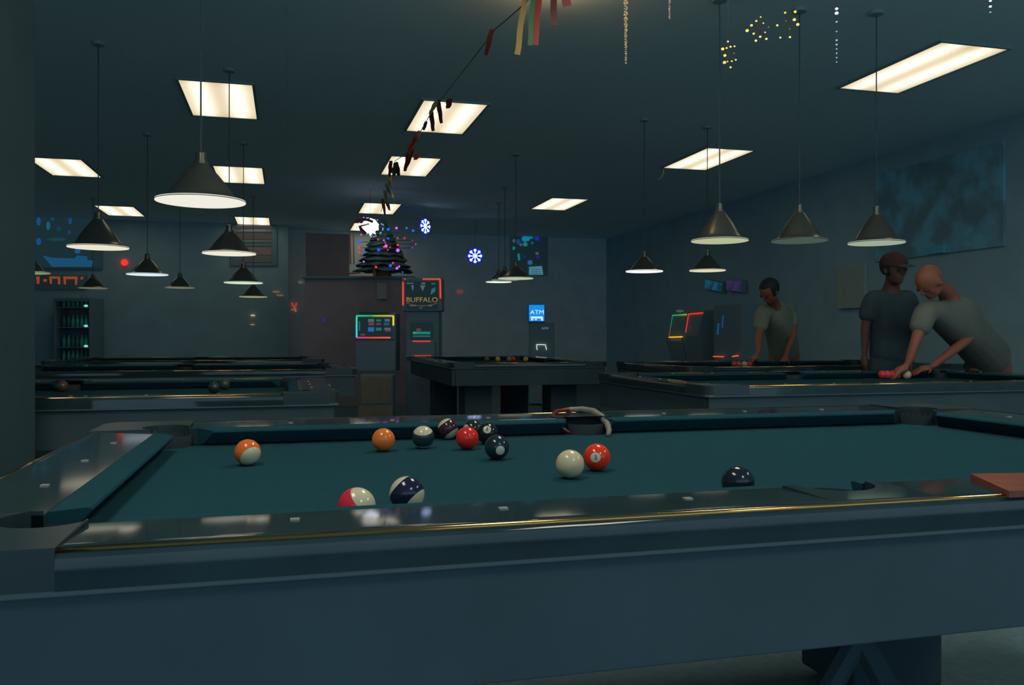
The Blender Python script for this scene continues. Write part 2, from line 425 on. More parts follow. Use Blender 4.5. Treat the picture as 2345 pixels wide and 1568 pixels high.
# far side pocket rim of the near table: light painted as grey on its right arm, dark red on the left
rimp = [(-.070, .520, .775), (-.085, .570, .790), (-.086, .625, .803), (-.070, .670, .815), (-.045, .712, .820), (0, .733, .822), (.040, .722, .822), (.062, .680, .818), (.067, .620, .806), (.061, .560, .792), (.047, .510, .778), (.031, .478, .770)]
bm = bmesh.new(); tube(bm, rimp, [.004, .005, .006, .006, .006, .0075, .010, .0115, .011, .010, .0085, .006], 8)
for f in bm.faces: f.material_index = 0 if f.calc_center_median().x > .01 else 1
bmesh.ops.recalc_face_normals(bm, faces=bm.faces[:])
o = mesh_obj('pocket_rim', bm, [M['liner'], M['ribbon_dark']], near, smooth=True); o['label'] = 'curved rim of the far side pocket with its lit arm painted grey'
# red brown section at the right of the near rail
a, b, c, d = [PZ(*q, ZR+.001)-NT for q in ((2222, 1091), (2311, 1132), (2520, 1120), (2500, 1086))]
bm = bmesh.new(); prism(bm, [(q.x, q.y) for q in (a, b, c, d)], ZR-.004, ZR+.006)
bmesh.ops.recalc_face_normals(bm, faces=bm.faces[:])
o = mesh_obj('rail_section', bm, M['redwood'], near); o['label'] = 'red brown wooden section of the near rail'
# braces under the near table
bm = bmesh.new()
c1 = P(1965, 1455, 1.95)-NT
for s in (-1, 1):
    q = P(1965+s*105, 1640, 1.95)-NT
    tube(bm, [c1+Vector((0, 0, .28)), c1, q], .028, 8)
mesh_obj('leg_brace', bm, M['apron'], near)

# ------------------------------------------------------------------ balls
BR = 0.028575
def ball_mat(name, col, axis=None, circ=None, w=(0.80, 0.74, 0.55)):
    m = bpy.data.materials.new(name); m.use_nodes = True; nt = m.node_tree; b = nt.nodes['Principled BSDF']
    b.inputs['Roughness'].default_value = 0.12; b.inputs['Specular IOR Level'].default_value = 0.5
    tc = nt.nodes.new('ShaderNodeTexCoord'); nz = nt.nodes.new('ShaderNodeVectorMath'); nz.operation = 'NORMALIZE'
    nt.links.new(tc.outputs['Object'], nz.inputs[0])
    def dotc(v):
        d = nt.nodes.new('ShaderNodeVectorMath'); d.operation = 'DOT_PRODUCT'; d.inputs[1].default_value = Vector(v).normalized()
        nt.links.new(nz.outputs[0], d.inputs[0]); return d.outputs['Value']
    cur = None
    def mix(fac, c1, c2):
        x = nt.nodes.new('ShaderNodeMix'); x.data_type = 'RGBA'
        nt.links.new(fac, x.inputs['Factor'])
        for i, c in (('A', c1), ('B', c2)):
            if isinstance(c, tuple): x.inputs[6 if i == 'A' else 7].default_value = (*c, 1)
            else: nt.links.new(c, x.inputs[6 if i == 'A' else 7])
        return x.outputs[2]
    def gt(v, t):
        g = nt.nodes.new('ShaderNodeMath'); g.operation = 'GREATER_THAN'; nt.links.new(v, g.inputs[0]); g.inputs[1].default_value = t; return g.outputs[0]
    out = tuple(col)
    if axis:
        ab = nt.nodes.new('ShaderNodeMath'); ab.operation = 'ABSOLUTE'; nt.links.new(dotc(axis), ab.inputs[0])
        out = mix(gt(ab.outputs[0], 0.55), tuple(col), tuple(w))
    if circ: out = mix(gt(dotc(circ), 0.93), out, tuple(w))
    if isinstance(out, tuple): b.inputs['Base Color'].default_value = (*out, 1)
    else: nt.links.new(out, b.inputs['Base Color'])
    return m
RV, FV, UV = Vector((math.cos(TH), -math.sin(TH), 0)), Vector((math.sin(TH), math.cos(TH), 0)), Vector((0, 0, 1))
def cdir(r, f, u): return tuple(RV*r+FV*f+UV*u)
bsm = bmesh.new(); bmesh.ops.create_uvsphere(bsm, u_segments=48, v_segments=28, radius=BR)
BALLS = [(567, 1035.6, (0.80, 0.17, 0.03), cdir(.55, -.55, -.42), None, 'orange and white striped ball, leftmost on the near table'),
         (878, 1007, (0.80, 0.20, 0.03), None, None, 'solid orange ball, second from left in the far group on the near table'),
         (969, 1000.7, (0.02, 0.04, 0.05), cdir(0, -.35, 1), None, 'dark ball with a yellowish white cap, between the orange and the red balls'),
         (1026, 982, (0.05, 0.02, 0.03), cdir(-.7, .25, .9), None, 'dark maroon ball against the far cushion, left of the red ball'),
         (1083, 984, (0.015, 0.03, 0.03), None, cdir(-.6, -.6, .2), 'dark ball half hidden behind the solid red ball'),
         (1070, 1003, (0.75, 0.03, 0.02), None, None, 'solid red ball in the far group on the near table'),
         (1116, 992, (0.012, 0.016, 0.02), None, cdir(0, -.86, .45), 'black ball with a white number circle right of the red ball'),
         (1138, 1024, (0.012, 0.03, 0.04), None, cdir(.3, -.92, -.15), 'dark blue green ball, nearest of the dark cluster'),
         (1305.5, 1062.6, (0.66, 0.56, 0.36), None, None, 'yellowish white cue ball touching the red numbered ball'),
         (1367, 1047, (0.85, 0.05, 0.015), None, cdir(-.20, -.97, .12), 'bright red ball with a number circle, beside the cue ball'),
         (817, 1160, (0.72, 0.03, 0.05), cdir(.75, -.3, .75), None, 'cream ball with a red stripe, half hidden by the near rail'),
         (932, 1131, (0.012, 0.018, 0.05), cdir(.72, -.25, -.62), None, 'navy and white striped ball by the near rail'),
         (1690, 1104, (0.012, 0.02, 0.03), None, None, 'dark ball low behind the near rail on the right')]
def mk_ball(loc, m, label, me=[None]):
    if me[0] is None:
        me[0] = bpy.data.meshes.new('pool_ball'); bsm.to_mesh(me[0])
        for p in me[0].polygons: p.use_smooth = True
        me[0].materials.append(m)
    o = bpy.data.objects.new('pool_ball', me[0]); COL.objects.link(o); o.location = loc
    if len(o.material_slots): o.material_slots[0].link = 'OBJECT'; o.material_slots[0].material = m
    return tag(o, label, 'pool ball')
bobj = []
for px, py, col, ax, ci, lb in BALLS:
    p = PZ(px, py, ZB+BR); p.z = ZB+BR+.0004
    m = ball_mat('ball_paint', col, ax, ci, (0.62, 0.58, 0.40) if ax else (0.6, 0.6, 0.5))
    o = mk_ball(p, m, lb); o['group'] = 'balls on the near table'; bobj.append(o)
for idx, s, d in ((9, '3', (-.20, -.97, .12)), (6, '8', (0, -.86, .45))):
    d = Vector(cdir(*d)).normalized(); b2 = text_bm(s, .013, .0004)
    z = d; x = Vector((0, 0, 1)).cross(z).normalized(); y = z.cross(x)
    mt = Matrix((x, y, z)).transposed().to_4x4(); mt.translation = d*(BR+.0001); b2.transform(mt)
    mesh_obj('number', b2, M['hair'], bobj[idx])
FAR = [((1115, 822), (0.10, 0.16, 0.16), 'tiny pale ball, leftmost on the centre aisle table'), ((1140, 822), (0.75, 0.5, 0.05), 'tiny yellow ball left of the red one on the centre aisle table'),
       ((1166, 822.5), (0.3, 0.3, 0.2), 'tiny dull white ball touching the red one on the centre aisle table'), ((1176, 822.5), (0.8, 0.04, 0.03), 'tiny red ball on the centre aisle table'), ((1204, 822.5), (0.65, 0.5, 0.1), 'tiny yellow ball right of the red one on the centre aisle table')]
for (px, py), c, lb in FAR:
    p = P(px, py, 9.55); p.z = ZB+BR; o = mk_ball(p, ball_mat('ball_paint', c), lb); o['group'] = 'balls on the centre aisle table'
for i, (px, c, lb) in enumerate([(2021, (.8, .05, .06), 'red ball farthest left by the hand of the bald man'), (2032, (.8, .07, .12), 'pinkish red ball second from left by the hand of the bald man'), (2043, (.7, .03, .03), 'dark red ball third from left by the hand of the bald man'), (2053, (.75, .12, .05), 'orange red ball touching the fingers of the bald man'), (2077, (.7, .6, .4), 'cream ball between the two hands of the bald man')]):
    p = P(px, 857, 5.70); p.z = ZB+BR; o = mk_ball(p, ball_mat('ball_paint', c), lb); o['group'] = 'balls by the bald man'
for i, (px, c, lb) in enumerate([(1682, (.6, .06, .06), 'small red ball, leftmost of the row before the person in the pale shirt'), (1692, (.6, .12, .12), 'small dull red ball second of the row before the person in the pale shirt'), (1705, (.5, .5, .4), 'small whitish ball of the row before the person in the pale shirt'), (1716, (.6, .05, .1), 'small crimson ball nearest the person in the pale shirt')]):
    p = P(px, 832, 7.85); p.z = ZB+BR; o = mk_ball(p, ball_mat('ball_paint', c), lb); o['group'] = 'balls before the person in the pale shirt'
for px, py, c, lb in ((142, 884, (.14, .07, .045), 'dim brownish ball at the left end of the table under the largest lamp'), (490, 887, (.03, .05, .05), 'dark ball with a glint on the table under the largest lamp'), (514, 880, (.06, .07, .05), 'second dark ball right of the first on the table under the largest lamp')):
    p = PZ(px, py, ZB+BR); o = mk_ball(p, ball_mat('ball_paint', c), lb); o['group'] = 'balls on the table under the largest lamp'
bsm.free()

# ------------------------------------------------------------------ pendant lamps
def make_pendant(prof_scale, D, label, col, s, z):
    R = D/2
    t = thing('pendant_lamp', (0, 0, z), label, 'pendant lamp', 'bell pendant lamps over the pool tables')
    bm = bmesh.new()
    pr = [(1.0, 0), (1.0, .02), (.94, .045), (.83, .075), (.75, .14), (.69, .24), (.61, .38), (.51, .54), (.40, .70), (.29, .84), (.21, .95), (.17, 1.0)]
    pr = [(a*R, b*R*prof_scale) for a, b in pr]
    inner = [(max(a-.006, .004), b+.002) for a, b in pr[::-1]]
    lathe(bm, pr+inner+[(R, 0)], 40)
    bmesh.ops.recalc_face_normals(bm, faces=bm.faces[:])
    mesh_obj('shade', bm, M['bronze'], t, smooth=True, auto=50)
    top = R*prof_scale
    bm = bmesh.new(); lathe(bm, [(.17*R, top-.004), (.17*R, top+.01), (.13*R, top+.012), (.12*R, top+.052), (.05*R, top+.060), (0, top+.061)], 20)
    mesh_obj('neck', bm, M['bronze'], t, smooth=True, auto=50)
    bm = bmesh.new(); lathe(bm, [(0, -.001), (R*.985, -.001), (R*.985, .008), (0, .008)], 40)
    bmesh.ops.recalc_face_normals(bm, faces=bm.faces[:])
    mesh_obj('lamp_diffuser', bm, emis('pendant_glow', col, s), t)
    bm = bmesh.new(); tube(bm, [(0, 0, top+.055), (0, 0, H-z-.02)], .004, 6); mesh_obj('cord', bm, M['cord'], t)
    bm = bmesh.new(); lathe(bm, [(0, H-z-.022), (.045, H-z-.02), (.05, H-z), (0, H-z)], 16); mesh_obj('ceiling_cap', bm, M['frame'], t)
    return t
WARM, COOL = (1, .92, .72), (.75, .88, 1.0)
PEND = [(460, 462, 200, .42, (1, .96, .84), .88, .88, 'largest round pendant lamp, glowing cream, upper left'),
        (225, 567, 132, .42, (1, .92, .72), .85, 1.0, 'bell pendant with brown side glints, left of the largest lamp and below it'),
        (525, 581, 120, .42, (1, .96, .78), .85, .85, 'bell pendant in front of the brown window blinds'),
        (337.5, 629, 91, .42, (.80, .92, 1.0), .95, .8, 'thin bluish white pendant right of the red lamp dot'),
        (557.5, 648, 87, .42, (.80, 1.0, .78), .80, .8, 'thin greenish white pendant below the blinds'),
        (213, 660, 62, .42, (.75, .75, .42), .22, .8, 'dim pendant lamp above the bottle cooler'),
        (412, 659, 65, .42, (.75, .75, .42), .25, .8, 'dim pendant lamp between the two bright thin lamps at left'),
        (580, 680, 63, .42, (.95, .95, .5), .40, .8, 'lowest dim pendant lamp left of the red neon figure'),
        (60, 625, 100, .42, (.75, .95, .55), .30, .8, 'greenish pendant lamp cut off by the dark pillar at left'),
        (1142, 646, 60, .42, (1, 1, .85), .95, .7, 'lowest leftmost of the three stacked lamps left of the cash machine'),
        (1156, 641.5, 64, .40, (.35, .6, .55), .30, .7, 'dull teal lamp in the middle of the three stacked lamps'),
        (1181, 638, 82, .42, (.85, .9, .62), .60, .7, 'upper rightmost of the three stacked lamps'),
        (1475.5, 622, 86, .37, (1, 1, .92), 1.15, .8, 'bright white pendant lamp right of centre'),
        (1620, 620, 83, .37, (1, .95, .62), .75, .85, 'cream pendant lamp below the large bell pendants'),
        (1648, 552, 130, .36, (.80, .85, .55), .58, 1.05, 'large bell pendant with a pale yellow rim, left of the row of three at right'),
        (1831, 552, 126, .36, (.55, .80, .65), .12, 1.05, 'dim grey green bell pendant, middle of the row of three at right'),
        (2007, 557, 125, .36, (.70, .85, .62), .48, 1.05, 'bell pendant with a bright amber glint, right of the row of three')]
for px, py, wpx, D, col, s, ps, lb in PEND:
    Z = D*FPX/wpx; p = P(px, py, Z)
    t = make_pendant(ps*.98, D, lb, col, s, p.z); t.location = p

# ------------------------------------------------------------------ hanging decorations
def hang_wire(bm, p, r=.0012): tube(bm, [p, (p[0], p[1], H)], r, 4)
# amber star lights near the ceiling
M['amber'] = emis('amber_bulb', (1.0, .62, .12), 1.6); M['amber_dim'] = emis('amber_bulb_dim', (1.0, .48, .08), .5)
M['wire'] = mat('thin_wire', (.06, .05, .03), .5)
STARS = [(1668, 128, 'amber star light, lowest and leftmost of the three near the top right',
          [(1667, 95, 1), (1655, 112, 1.9), (1664, 110, 1), (1673, 107, 1.1), (1682, 106, .9), (1681, 122, .6), (1660, 127, 1.8), (1659, 143, 2), (1666, 141, .7), (1676, 140, .8), (1685, 137, .9), (1673, 154, 1.1)]),
         (1737, 68, 'amber star light, middle of the three near the top right',
          [(1742, 39, .7), (1732, 48, 1.1), (1721, 58, 1.5), (1711, 70, 2.0), (1726, 77, 1.2), (1741, 84, 1.3), (1755, 89, 1.3), (1731, 93, 1.4), (1748, 53, .7), (1760, 62, .6), (1752, 74, .7)]),
         (1806, 55, 'amber star light, rightmost of the three near the top right',
          [(1798, 29, 1.1), (1821, 27, 1.6), (1819, 45, 1.9), (1827, 56, 1.9), (1780, 58, 1.2), (1787, 86, 1.0), (1809, 85, 1.2), (1800, 48, .5), (1808, 66, .5)])]
for cx, cy, lb, dots in STARS:
    Z = 4.3; c = P(cx, cy, Z); t = thing('star_light', c, lb, 'star light', 'amber star lights hung from the ceiling')
    bm = bmesh.new(); q = [P(a, b, Z)-c for a, b, s in dots]
    for v in q: tube(bm, [(0, 0, 0), v], .0010, 4)
    top = max(q, key=lambda v: v.z); tube(bm, [top, (top.x, top.y, H-c.z)], .0008, 4)
    mesh_obj('wire_frame', bm, M['wire'], t)
    for (a, b, s), v in zip(dots, q):
        bm = bmesh.new(); ball(bm, v, .0052*s**.7, 10, 6, s=(1, 1, .8)); mesh_obj('bulb', bm, M['amber'] if s > .65 else M['amber_dim'], t)
# beaded icicles
def icicle(px, y1, Z, wpx, label, led=False):
    bot = P(px, y1, Z); topz = H; ln = topz-bot.z
    t = thing('icicle_ornament', bot, label, 'icicle ornament', 'icicles hung from the ceiling')
    bm = bmesh.new()
    if not led:
        n = int(ln/.0105)
        for k in range(n):
            z = ln*k/n; f = min(1, .25+k/n*1.1); r = wpx/2/FPX*Z*f
            for j in range(2):
                a = k*1.1+j*PI; ball(bm, (r*.62*math.cos(a), r*.62*math.sin(a), z), .0035+.0035*f*random.uniform(.6, 1.2), 6, 4, mi=random.choice((0, 0, 0, 1)))
        mesh_obj('bead_strand', bm, [M['crystal'], emis('lit_bead', (.9, .55, .25), .55)], t)
    else:
        tube(bm, [(0, 0, 0), (0, 0, ln)], .0012, 4); mesh_obj('wire', bm, M['wire'], t)
        for yy, s in led:
            q = P(px, yy, Z)-bot; bm = bmesh.new(); ball(bm, (0, 0, q.z), .0042*s, 10, 6, s=(1, 1, .75))
            mesh_obj('bulb', bm, M['ice'] if s > 1.5 else M['ice2'], t)
M['ice'] = emis('ice_white_led', (.75, .9, 1.0), 1.6); M['ice2'] = emis('ice_blue_led', (.30, .85, .95), .8)
icicle(1433, 145, 4.6, 13, 'long amber beaded icicle hanging at the top, right of the red ribbons')
icicle(1533, 42, 4.6, 7, 'short thin beaded icicle at the top edge')
icicle(1916, 146, 4.3, 8, 'long icicle of bluish white lights left of the largest panel', [(20, 1.9), (30, 2.3), (50, 1.3), (72, 1.0), (92, 1.3), (102, 1.3), (112, 1.0), (122, 1.0), (132, 1.0), (142, .9)])
icicle(2268, 34, 4.3, 8, 'short icicle of blue green lights at the top right edge', [(2, 1.6), (15, 1.7), (28, 1.1)])
# ribbon bunch under a warm ceiling bulb at the top
LB = P(1275, -30, 5.1)
t = thing('ceiling_bulb', (LB.x, LB.y, H), 'warm bare bulb on the ceiling above the red ribbons at the top edge', 'light bulb')
bm = bmesh.new(); lathe(bm, [(0, 0), (.05, 0), (.045, -.03), (.02, -.035), (.02, -.05), (0, -.05)], 20); mesh_obj('bulb_holder', bm, M['frame'], t)
bm = bmesh.new(); ball(bm, (0, 0, -.085), .035, 20, 14); mesh_obj('glass_bulb', bm, emis('warm_bulb', (1, .62, .28), 110), t)
def ribbon(pts, wd, m, label, group, yaw=None, twist=0.0, name='ribbon_streamer'):
    """a strip of ribbon with real thickness following pts"""
    pts = [Vector(p) for p in pts]; n = len(pts); bm = bmesh.new(); rows = []
    for i, p in enumerate(pts):
        d = (pts[min(i+1, n-1)]-pts[max(i-1, 0)]).normalized()
        s = RV if abs(d.dot(RV)) < .9 else UV
        s = (s-d*s.dot(d)).normalized(); q = Quaternion(d, twist*i/(n-1)); s = q @ s; nn = d.cross(s).normalized()
        ww = wd if not isinstance(wd, (list, tuple)) else wd[i]
        rows.append([bm.verts.new(p+s*ww/2*a+nn*.0008*b) for a, b in ((-1, -1), (1, -1), (1, 1), (-1, 1))])
    for a, b in zip(rows, rows[1:]):
        for k in range(4): bm.faces.new((a[k], a[(k+1) % 4], b[(k+1) % 4], b[k]))
    bm.faces.new(rows[0][::-1]); bm.faces.new(rows[-1]); bmesh.ops.recalc_face_normals(bm, faces=bm.faces[:])
    o = mesh_obj(name, bm, m); return tag(o, label, 'ribbon', group)
def rz(px0, py0, px1, py1, Z, n=12, wav=0.0):
    return [P(px0+(px1-px0)*k/n+wav*math.sin(k*1.1), py0+(py1-py0)*k/n, Z) for k in range(n+1)]
Zr = 4.75
def wpx(w_, Z=Zr): return w_*Z/FPX
G1 = 'ribbons hanging under the warm ceiling bulb'
ribbon(rz(1214, -95, 1184, 125, Zr, 14, 1.2)[5:], wpx(13), M['ribbon_gold'], 'gold brown ribbon, left of the bunch under the warm bulb', G1)
ribbon(rz(1238, -95, 1222, 103, Zr+.03, 14, 1), wpx(20), M['ribbon_red'], 'widest red ribbon of the bunch at the top', G1)
ribbon(rz(1226, -95, 1213, 104, Zr-.03, 14, 1), wpx(11), M['ribbon_green'], 'pale green ribbon beside the widest red ribbon', G1)
ribbon(rz(1262, -95, 1270, 58, Zr+.06, 12, 1), wpx(15), M['ribbon_dark'], 'short dark red ribbon right of the widest one', G1)
ribbon(rz(1292, -95, 1298, 14, Zr+.02, 12, 1), wpx(20), M['ribbon_red'], 'shortest red ribbon, rightmost of the bunch at the top edge', G1)
bm = bmesh.new(); rope = [P(1262, -95, Zr), P(1240, -30, Zr-.02), P(1205, 5, Zr), P(1160, 45, Zr+.2), P(1132, 68, Zr+.4), P(1116, 92, Zr+.6), P(1090, 125, 5.7), P(1020, 215, 6.9), P(985, 262, 7.7), P(958, 310, 8.4), P(940, 345, 9.3), P(905, 368, 9.8), P(893, 400, 10.5), P(884, 450, 12.0), P(872, 486, 13.0)]
tube(bm, rope, .004, 5); o = mesh_obj('garland_cord', bm, M['ribbon_green']); tag(o, 'thin garland cord running along the ceiling from the red ribbons to the small tree', 'garland')
G2 = 'ribbon tails hanging from the garland cord'
def tails(lst):
    for (x0, y0, x1, y1, Z, w_, m, lb, tw) in lst:
        ribbon(rz(x0, y0, x1, y1, Z, 12, w_*.06), [wpx(1.6*w_*(1-.6*abs(k/12-.4)), Z) for k in range(13)], M[m], lb, G2, twist=tw)
tails([(1126, 66, 1113, 126, 5.2, 8, 'ribbon_dark', 'thin dark red ribbon tail left of the red bunch at the top', .4),
       (1003, 228, 1011, 282, 7.3, 7, 'ribbon_dark', 'dark straight tail crossing the middle of the top centre left panel', .3),
       (1030, 226, 1026, 248, 7.3, 9, 'ribbon_dark', 'short dark tail at the top edge of the panel left of top centre', .2),
       (1000, 230, 984, 262, 7.3, 6, 'ribbon_gold', 'slanting gold tail on the panel left of top centre', .3),
       (987, 252, 992, 300, 7.5, 7, 'ribbon_dark', 'lower dark tail on the panel left of top centre', .2),
       (976, 278, 970, 298, 7.6, 5, 'ribbon_dark', 'small dark tail at the lower edge of the panel left of top centre', .1),
       (962, 300, 936, 345, 8.6, 8, 'ribbon_dark', 'dark red tail in the gap between the first two panels of the tree row', 1.2),
       (944, 328, 934, 362, 9.0, 10, 'ribbon_red', 'red twisted tail above the second panel of the tree row', 1.5),
       (942, 340, 927, 392, 9.2, 10, 'ribbon_dark', 'long dark red tail crossing the second panel of the tree row', .8),
       (958, 352, 950, 366, 9.2, 8, 'ribbon_red', 'small red tail right of the long one on the second panel', .6),
       (895, 368, 892, 405, 9.8, 6, 'ribbon_dark', 'left dark tail on the second panel of the tree row', .6),
       (905, 372, 914, 402, 9.8, 9, 'ribbon_dark', 'right dark tail on the second panel of the tree row', .7),
       (899, 384, 904, 402, 9.9, 8, 'ribbon_green', 'green tail between the two dark ones on the second panel', .5),
       (890, 398, 900, 452, 10.8, 7, 'ribbon_gold', 'gold twisted tail below the second panel of the tree row', 2.2),
       (884, 420, 902, 466, 11.4, 7, 'ribbon_green', 'green twisted tail above the third panel of the tree row', 2.4),
       (880, 436, 893, 482, 11.9, 6, 'ribbon_gold', 'gold tail reaching onto the third panel of the tree row', 2.0),
       (876, 456, 882, 492, 12.6, 5, 'ribbon_dark', 'left dark tail on the third panel of the tree row', .6),
       (886, 462, 892, 480, 12.4, 5, 'ribbon_dark', 'right dark tail on the third panel of the tree row', .4)])

ribbon([P(1519, 386, 10.8), P(1520, 396, 10.8), P(1515, 404, 10.8), P(1508, 412, 10.8)], wpx(3, 10.8), M['ribbon_green'], 'small curled pale green ribbon by the left tip of the right centre panel', 'ribbons by the right centre panel')
# neon snowflakes
def snowflake(px, py, Z, rpx, yaw, label):
    c = P(px, py, Z); R = rpx/FPX*Z; t = thing('snowflake_light', c, label, 'snowflake light', 'snowflake lights', rz=-TH+yaw)
    bm = bmesh.new(); lathe(bm, [(0, -.004), (R, -.004), (R, .004), (0, .004)], 40); bm.transform(FACE)
    bmesh.ops.recalc_face_normals(bm, faces=bm.faces[:])
    mesh_obj('backing_disc', bm, emis('deep_blue_acrylic', (.005, .02, .55), .9), t)
    bm = bmesh.new()
    for k in range(8):
        a = k*PI/4; d = Vector((math.cos(a), 0, math.sin(a))); s = Vector((-math.sin(a), 0, math.cos(a))); o = Vector((0, -.012, 0))
        tube(bm, [o+d*R*.12, o+d*R*.80], R*.06, 6)
        tube(bm, [o+d*R*.52, o+d*R*.78+s*R*.17], R*.06, 6); tube(bm, [o+d*R*.52, o+d*R*.78-s*R*.17], R*.06, 6)
        ball(bm, o+d*R*.80, R*.09, 8, 6)
    ball(bm, (0, -.01, 0), R*.13, 10, 8)
    mesh_obj('snowflake', bm, emis('ice_white_neon', (.62, .82, 1.0), 1.8), t)
    bm = bmesh.new(); tube(bm, [(0, 0, R), (0, 0, H-c.z)], .002, 5); mesh_obj('hanging_wire', bm, M['cord'], t)
snowflake(1088, 586, 15.5, 18.5, 0, 'round blue snowflake light alone in the dark centre')
snowflake(973, 518, 14.0, 19, .95, 'turned blue snowflake light right of the small tree')
# bright white star with red and gold leaves in front of the far panel
Zs = 12.4; c = P(848, 520, Zs); t = thing('star_light', c, 'dazzling white star light above the small tree', 'star light', rz=-TH)
bm = bmesh.new(); n = 10; pts = [(.13*(1 if k % 2 == 0 else .62)*math.cos(PI/2+k*PI/n*1), .13*(1 if k % 2 == 0 else .62)*math.sin(PI/2+k*PI/n*1)) for k in range(2*n)]
prism(bm, pts, -.02, .02); bm.transform(FACE); bmesh.ops.recalc_face_normals(bm, faces=bm.faces[:]); mesh_obj('star_body', bm, emis('white_star_glow', (.86, .88, 1.0), 2.2), t)
BW = emis('blue_white_bulb', (.35, .4, 1.0), 1.0)
for k in range(22):
    bm = bmesh.new(); a = random.uniform(0, 2*PI); r = random.uniform(.12, .20); ball(bm, (r*math.cos(a), random.uniform(-.01, .01), r*math.sin(a)*.8), .010, 8, 6); mesh_obj('star_bulb', bm, BW, t)
bm = bmesh.new(); tube(bm, [(0, 0, .1), (0, 0, H-c.z)], .002, 5); mesh_obj('hanging_wire', bm, M['cord'], t)
ribbon([P(812, 507, 12.2), P(825, 503, 12.2), P(842, 503, 12.2), P(854, 508, 12.2)], wpx(6, 12.2), M['ribbon_red'], 'red ribbon arching over the dazzling white star', 'ribbons by the white star')
ribbon([P(846, 512, 12.37), P(824, 518, 12.3), P(828, 526, 12.2), P(838, 536, 12.2)], wpx(8, 12.2), M['ribbon_red'], 'red and gold ribbon left below the white star', 'ribbons by the white star')

# ------------------------------------------------------------------ far furniture (built facing the photographer, local -Y is the front)
def sheet(bm, pxs, o, Z, t=.004, y=0.0, mi=0):
    """polygon given by frame pixels at depth Z, in the local frame of a thing at o turned by -TH"""
    R = Matrix.Rotation(TH, 4, 'Z'); pts = []
    for a, b in pxs:
        q = R @ (P(a, b, Z)-o); pts.append((q.x, y, q.z))
    slab(bm, pts, (0, -1, 0), t, mi)
def loc2(px, py, o, Z):
    q = Matrix.Rotation(TH, 4, 'Z') @ (P(px, py, Z)-o); return q
def base(px, Z): p = P(px, 770, Z); p.z = 0; return p
# partition with ledge behind the machines
Zp = 12.9
o0 = base(805, Zp); t = thing('partition', o0, 'low dark red partition with a ledge that carries the small tree', 'partition', rz=-TH)
xl, xr = loc2(700, 0, o0, Zp).x, loc2(945, 0, o0, Zp).x; zt = P(0, 633, Zp).z
bm = bmesh.new(); box(bm, xl, xr, -.05, .25, 0, zt-.04); mesh_obj('panel', bm, M['wall_red'], t)
bm = bmesh.new(); box(bm, xl-.03, xr+.03, -.10, .45, zt-.04, zt, .008); mesh_obj('ledge', bm, M['black'], t)
# dark red wall behind left part
a = PV(700, 540, 16.0); b = PV(800, 540, 16.0)
bm = bmesh.new(); box(bm, a.x, b.x, 16.0, 16.15, 0, H-.25); o = mesh_obj('partition', bm, M['wall_red']); tag(o, 'tall dark red wall section left of the small tree', 'partition')
qn = P(874, 666, 12.80); bm = bmesh.new(); box(bm, -.075, .075, -.006, .012, -.12, .12, .002); o = mesh_obj('notice', bm, mat('grey_paper', (.42, .44, .44), .9), loc=qn); o.rotation_euler = (0, 0, -TH); tag(o, 'grey notice on the red partition above the colour framed game machine', 'notice')
# small christmas tree on the ledge
Zt = 13.0; c = P(877, 633, Zt); c.z = zt
t = thing('christmas_tree', c, 'small dark green tree with blue, red and violet lights on the ledge', 'christmas tree', rz=-TH)
bm = bmesh.new(); hgt = P(0, 512, Zt).z-zt
for k in range(9):
    z0 = .10+hgt*.86*k/9; r = (.46*(1-k/10.5))
    lathe(bm, [(r, z0-.02), (r*.93, z0+.01), (.03, z0+hgt*.17), (0, z0+hgt*.17)], 22)
for v in bm.verts: v.co += Vector((random.uniform(-1, 1), random.uniform(-1, 1), random.uniform(-1, 1)))*.018
mesh_obj('foliage', bm, M['green_leaf'], t)
bm = bmesh.new(); tube(bm, [(0, 0, 0), (0, 0, .2)], .03, 10); lathe(bm, [(0, 0), (.14, 0), (.11, .09), (0, .09)], 16); mesh_obj('stand', bm, M['wood_orange'], t)
BL, RD, VI = emis('blue_bulb', (.02, .10, 1.0), 1.3), emis('red_bulb', (1.0, .05, .08), .9), emis('violet_bulb', (.55, .12, 1.0), 1.3)
LT = [(822, 554, BL, 1.4), (822, 567, RD, 1.3), (823, 578, RD, 1.2), (833, 576, BL, 1.0), (867, 572, BL, 1.5), (884, 563, VI, 1.6), (880, 565, RD, 1.2), (866, 548, RD, 1.0), (879, 550, VI, .8), (889, 546, BL, 1.1), (882, 555, RD, .8),
      (893, 566, RD, .8), (888, 572, RD, .8), (911, 545, RD, .9), (926, 545, RD, .9), (911, 561, RD, 1.2), (911, 573, VI, 1.8), (889, 525, BL, 1.5), (888, 525, VI, .9), (908, 522, VI, 1.3), (931, 522, BL, 1.2), (946, 528, BL, 1.3), (952, 559, RD, .8), (944, 567, BL, .7),
      (944, 550, RD, .5), (833, 599, VI, 1.0), (861, 611, RD, 1.2), (894, 608, BL, 1.5), (900, 602, RD, 1.1), (909, 614, VI, 1.4), (914, 610, VI, 1.0), (922, 623, BL, .8)]
for x, y, m, s in LT:
    q = loc2(x, y, c, 12.55); bm = bmesh.new(); ball(bm, (q.x, q.y, q.z), .015*s, 8, 6); mesh_obj('tree_bulb', bm, m, t)
bm = bmesh.new(); pth = sorted([(y, x) for x, y, m, s in LT]); tube(bm, [loc2(x, y, c, 12.56) for y, x in pth], .003, 4); mesh_obj('bulb_wire', bm, M['cord'], t)
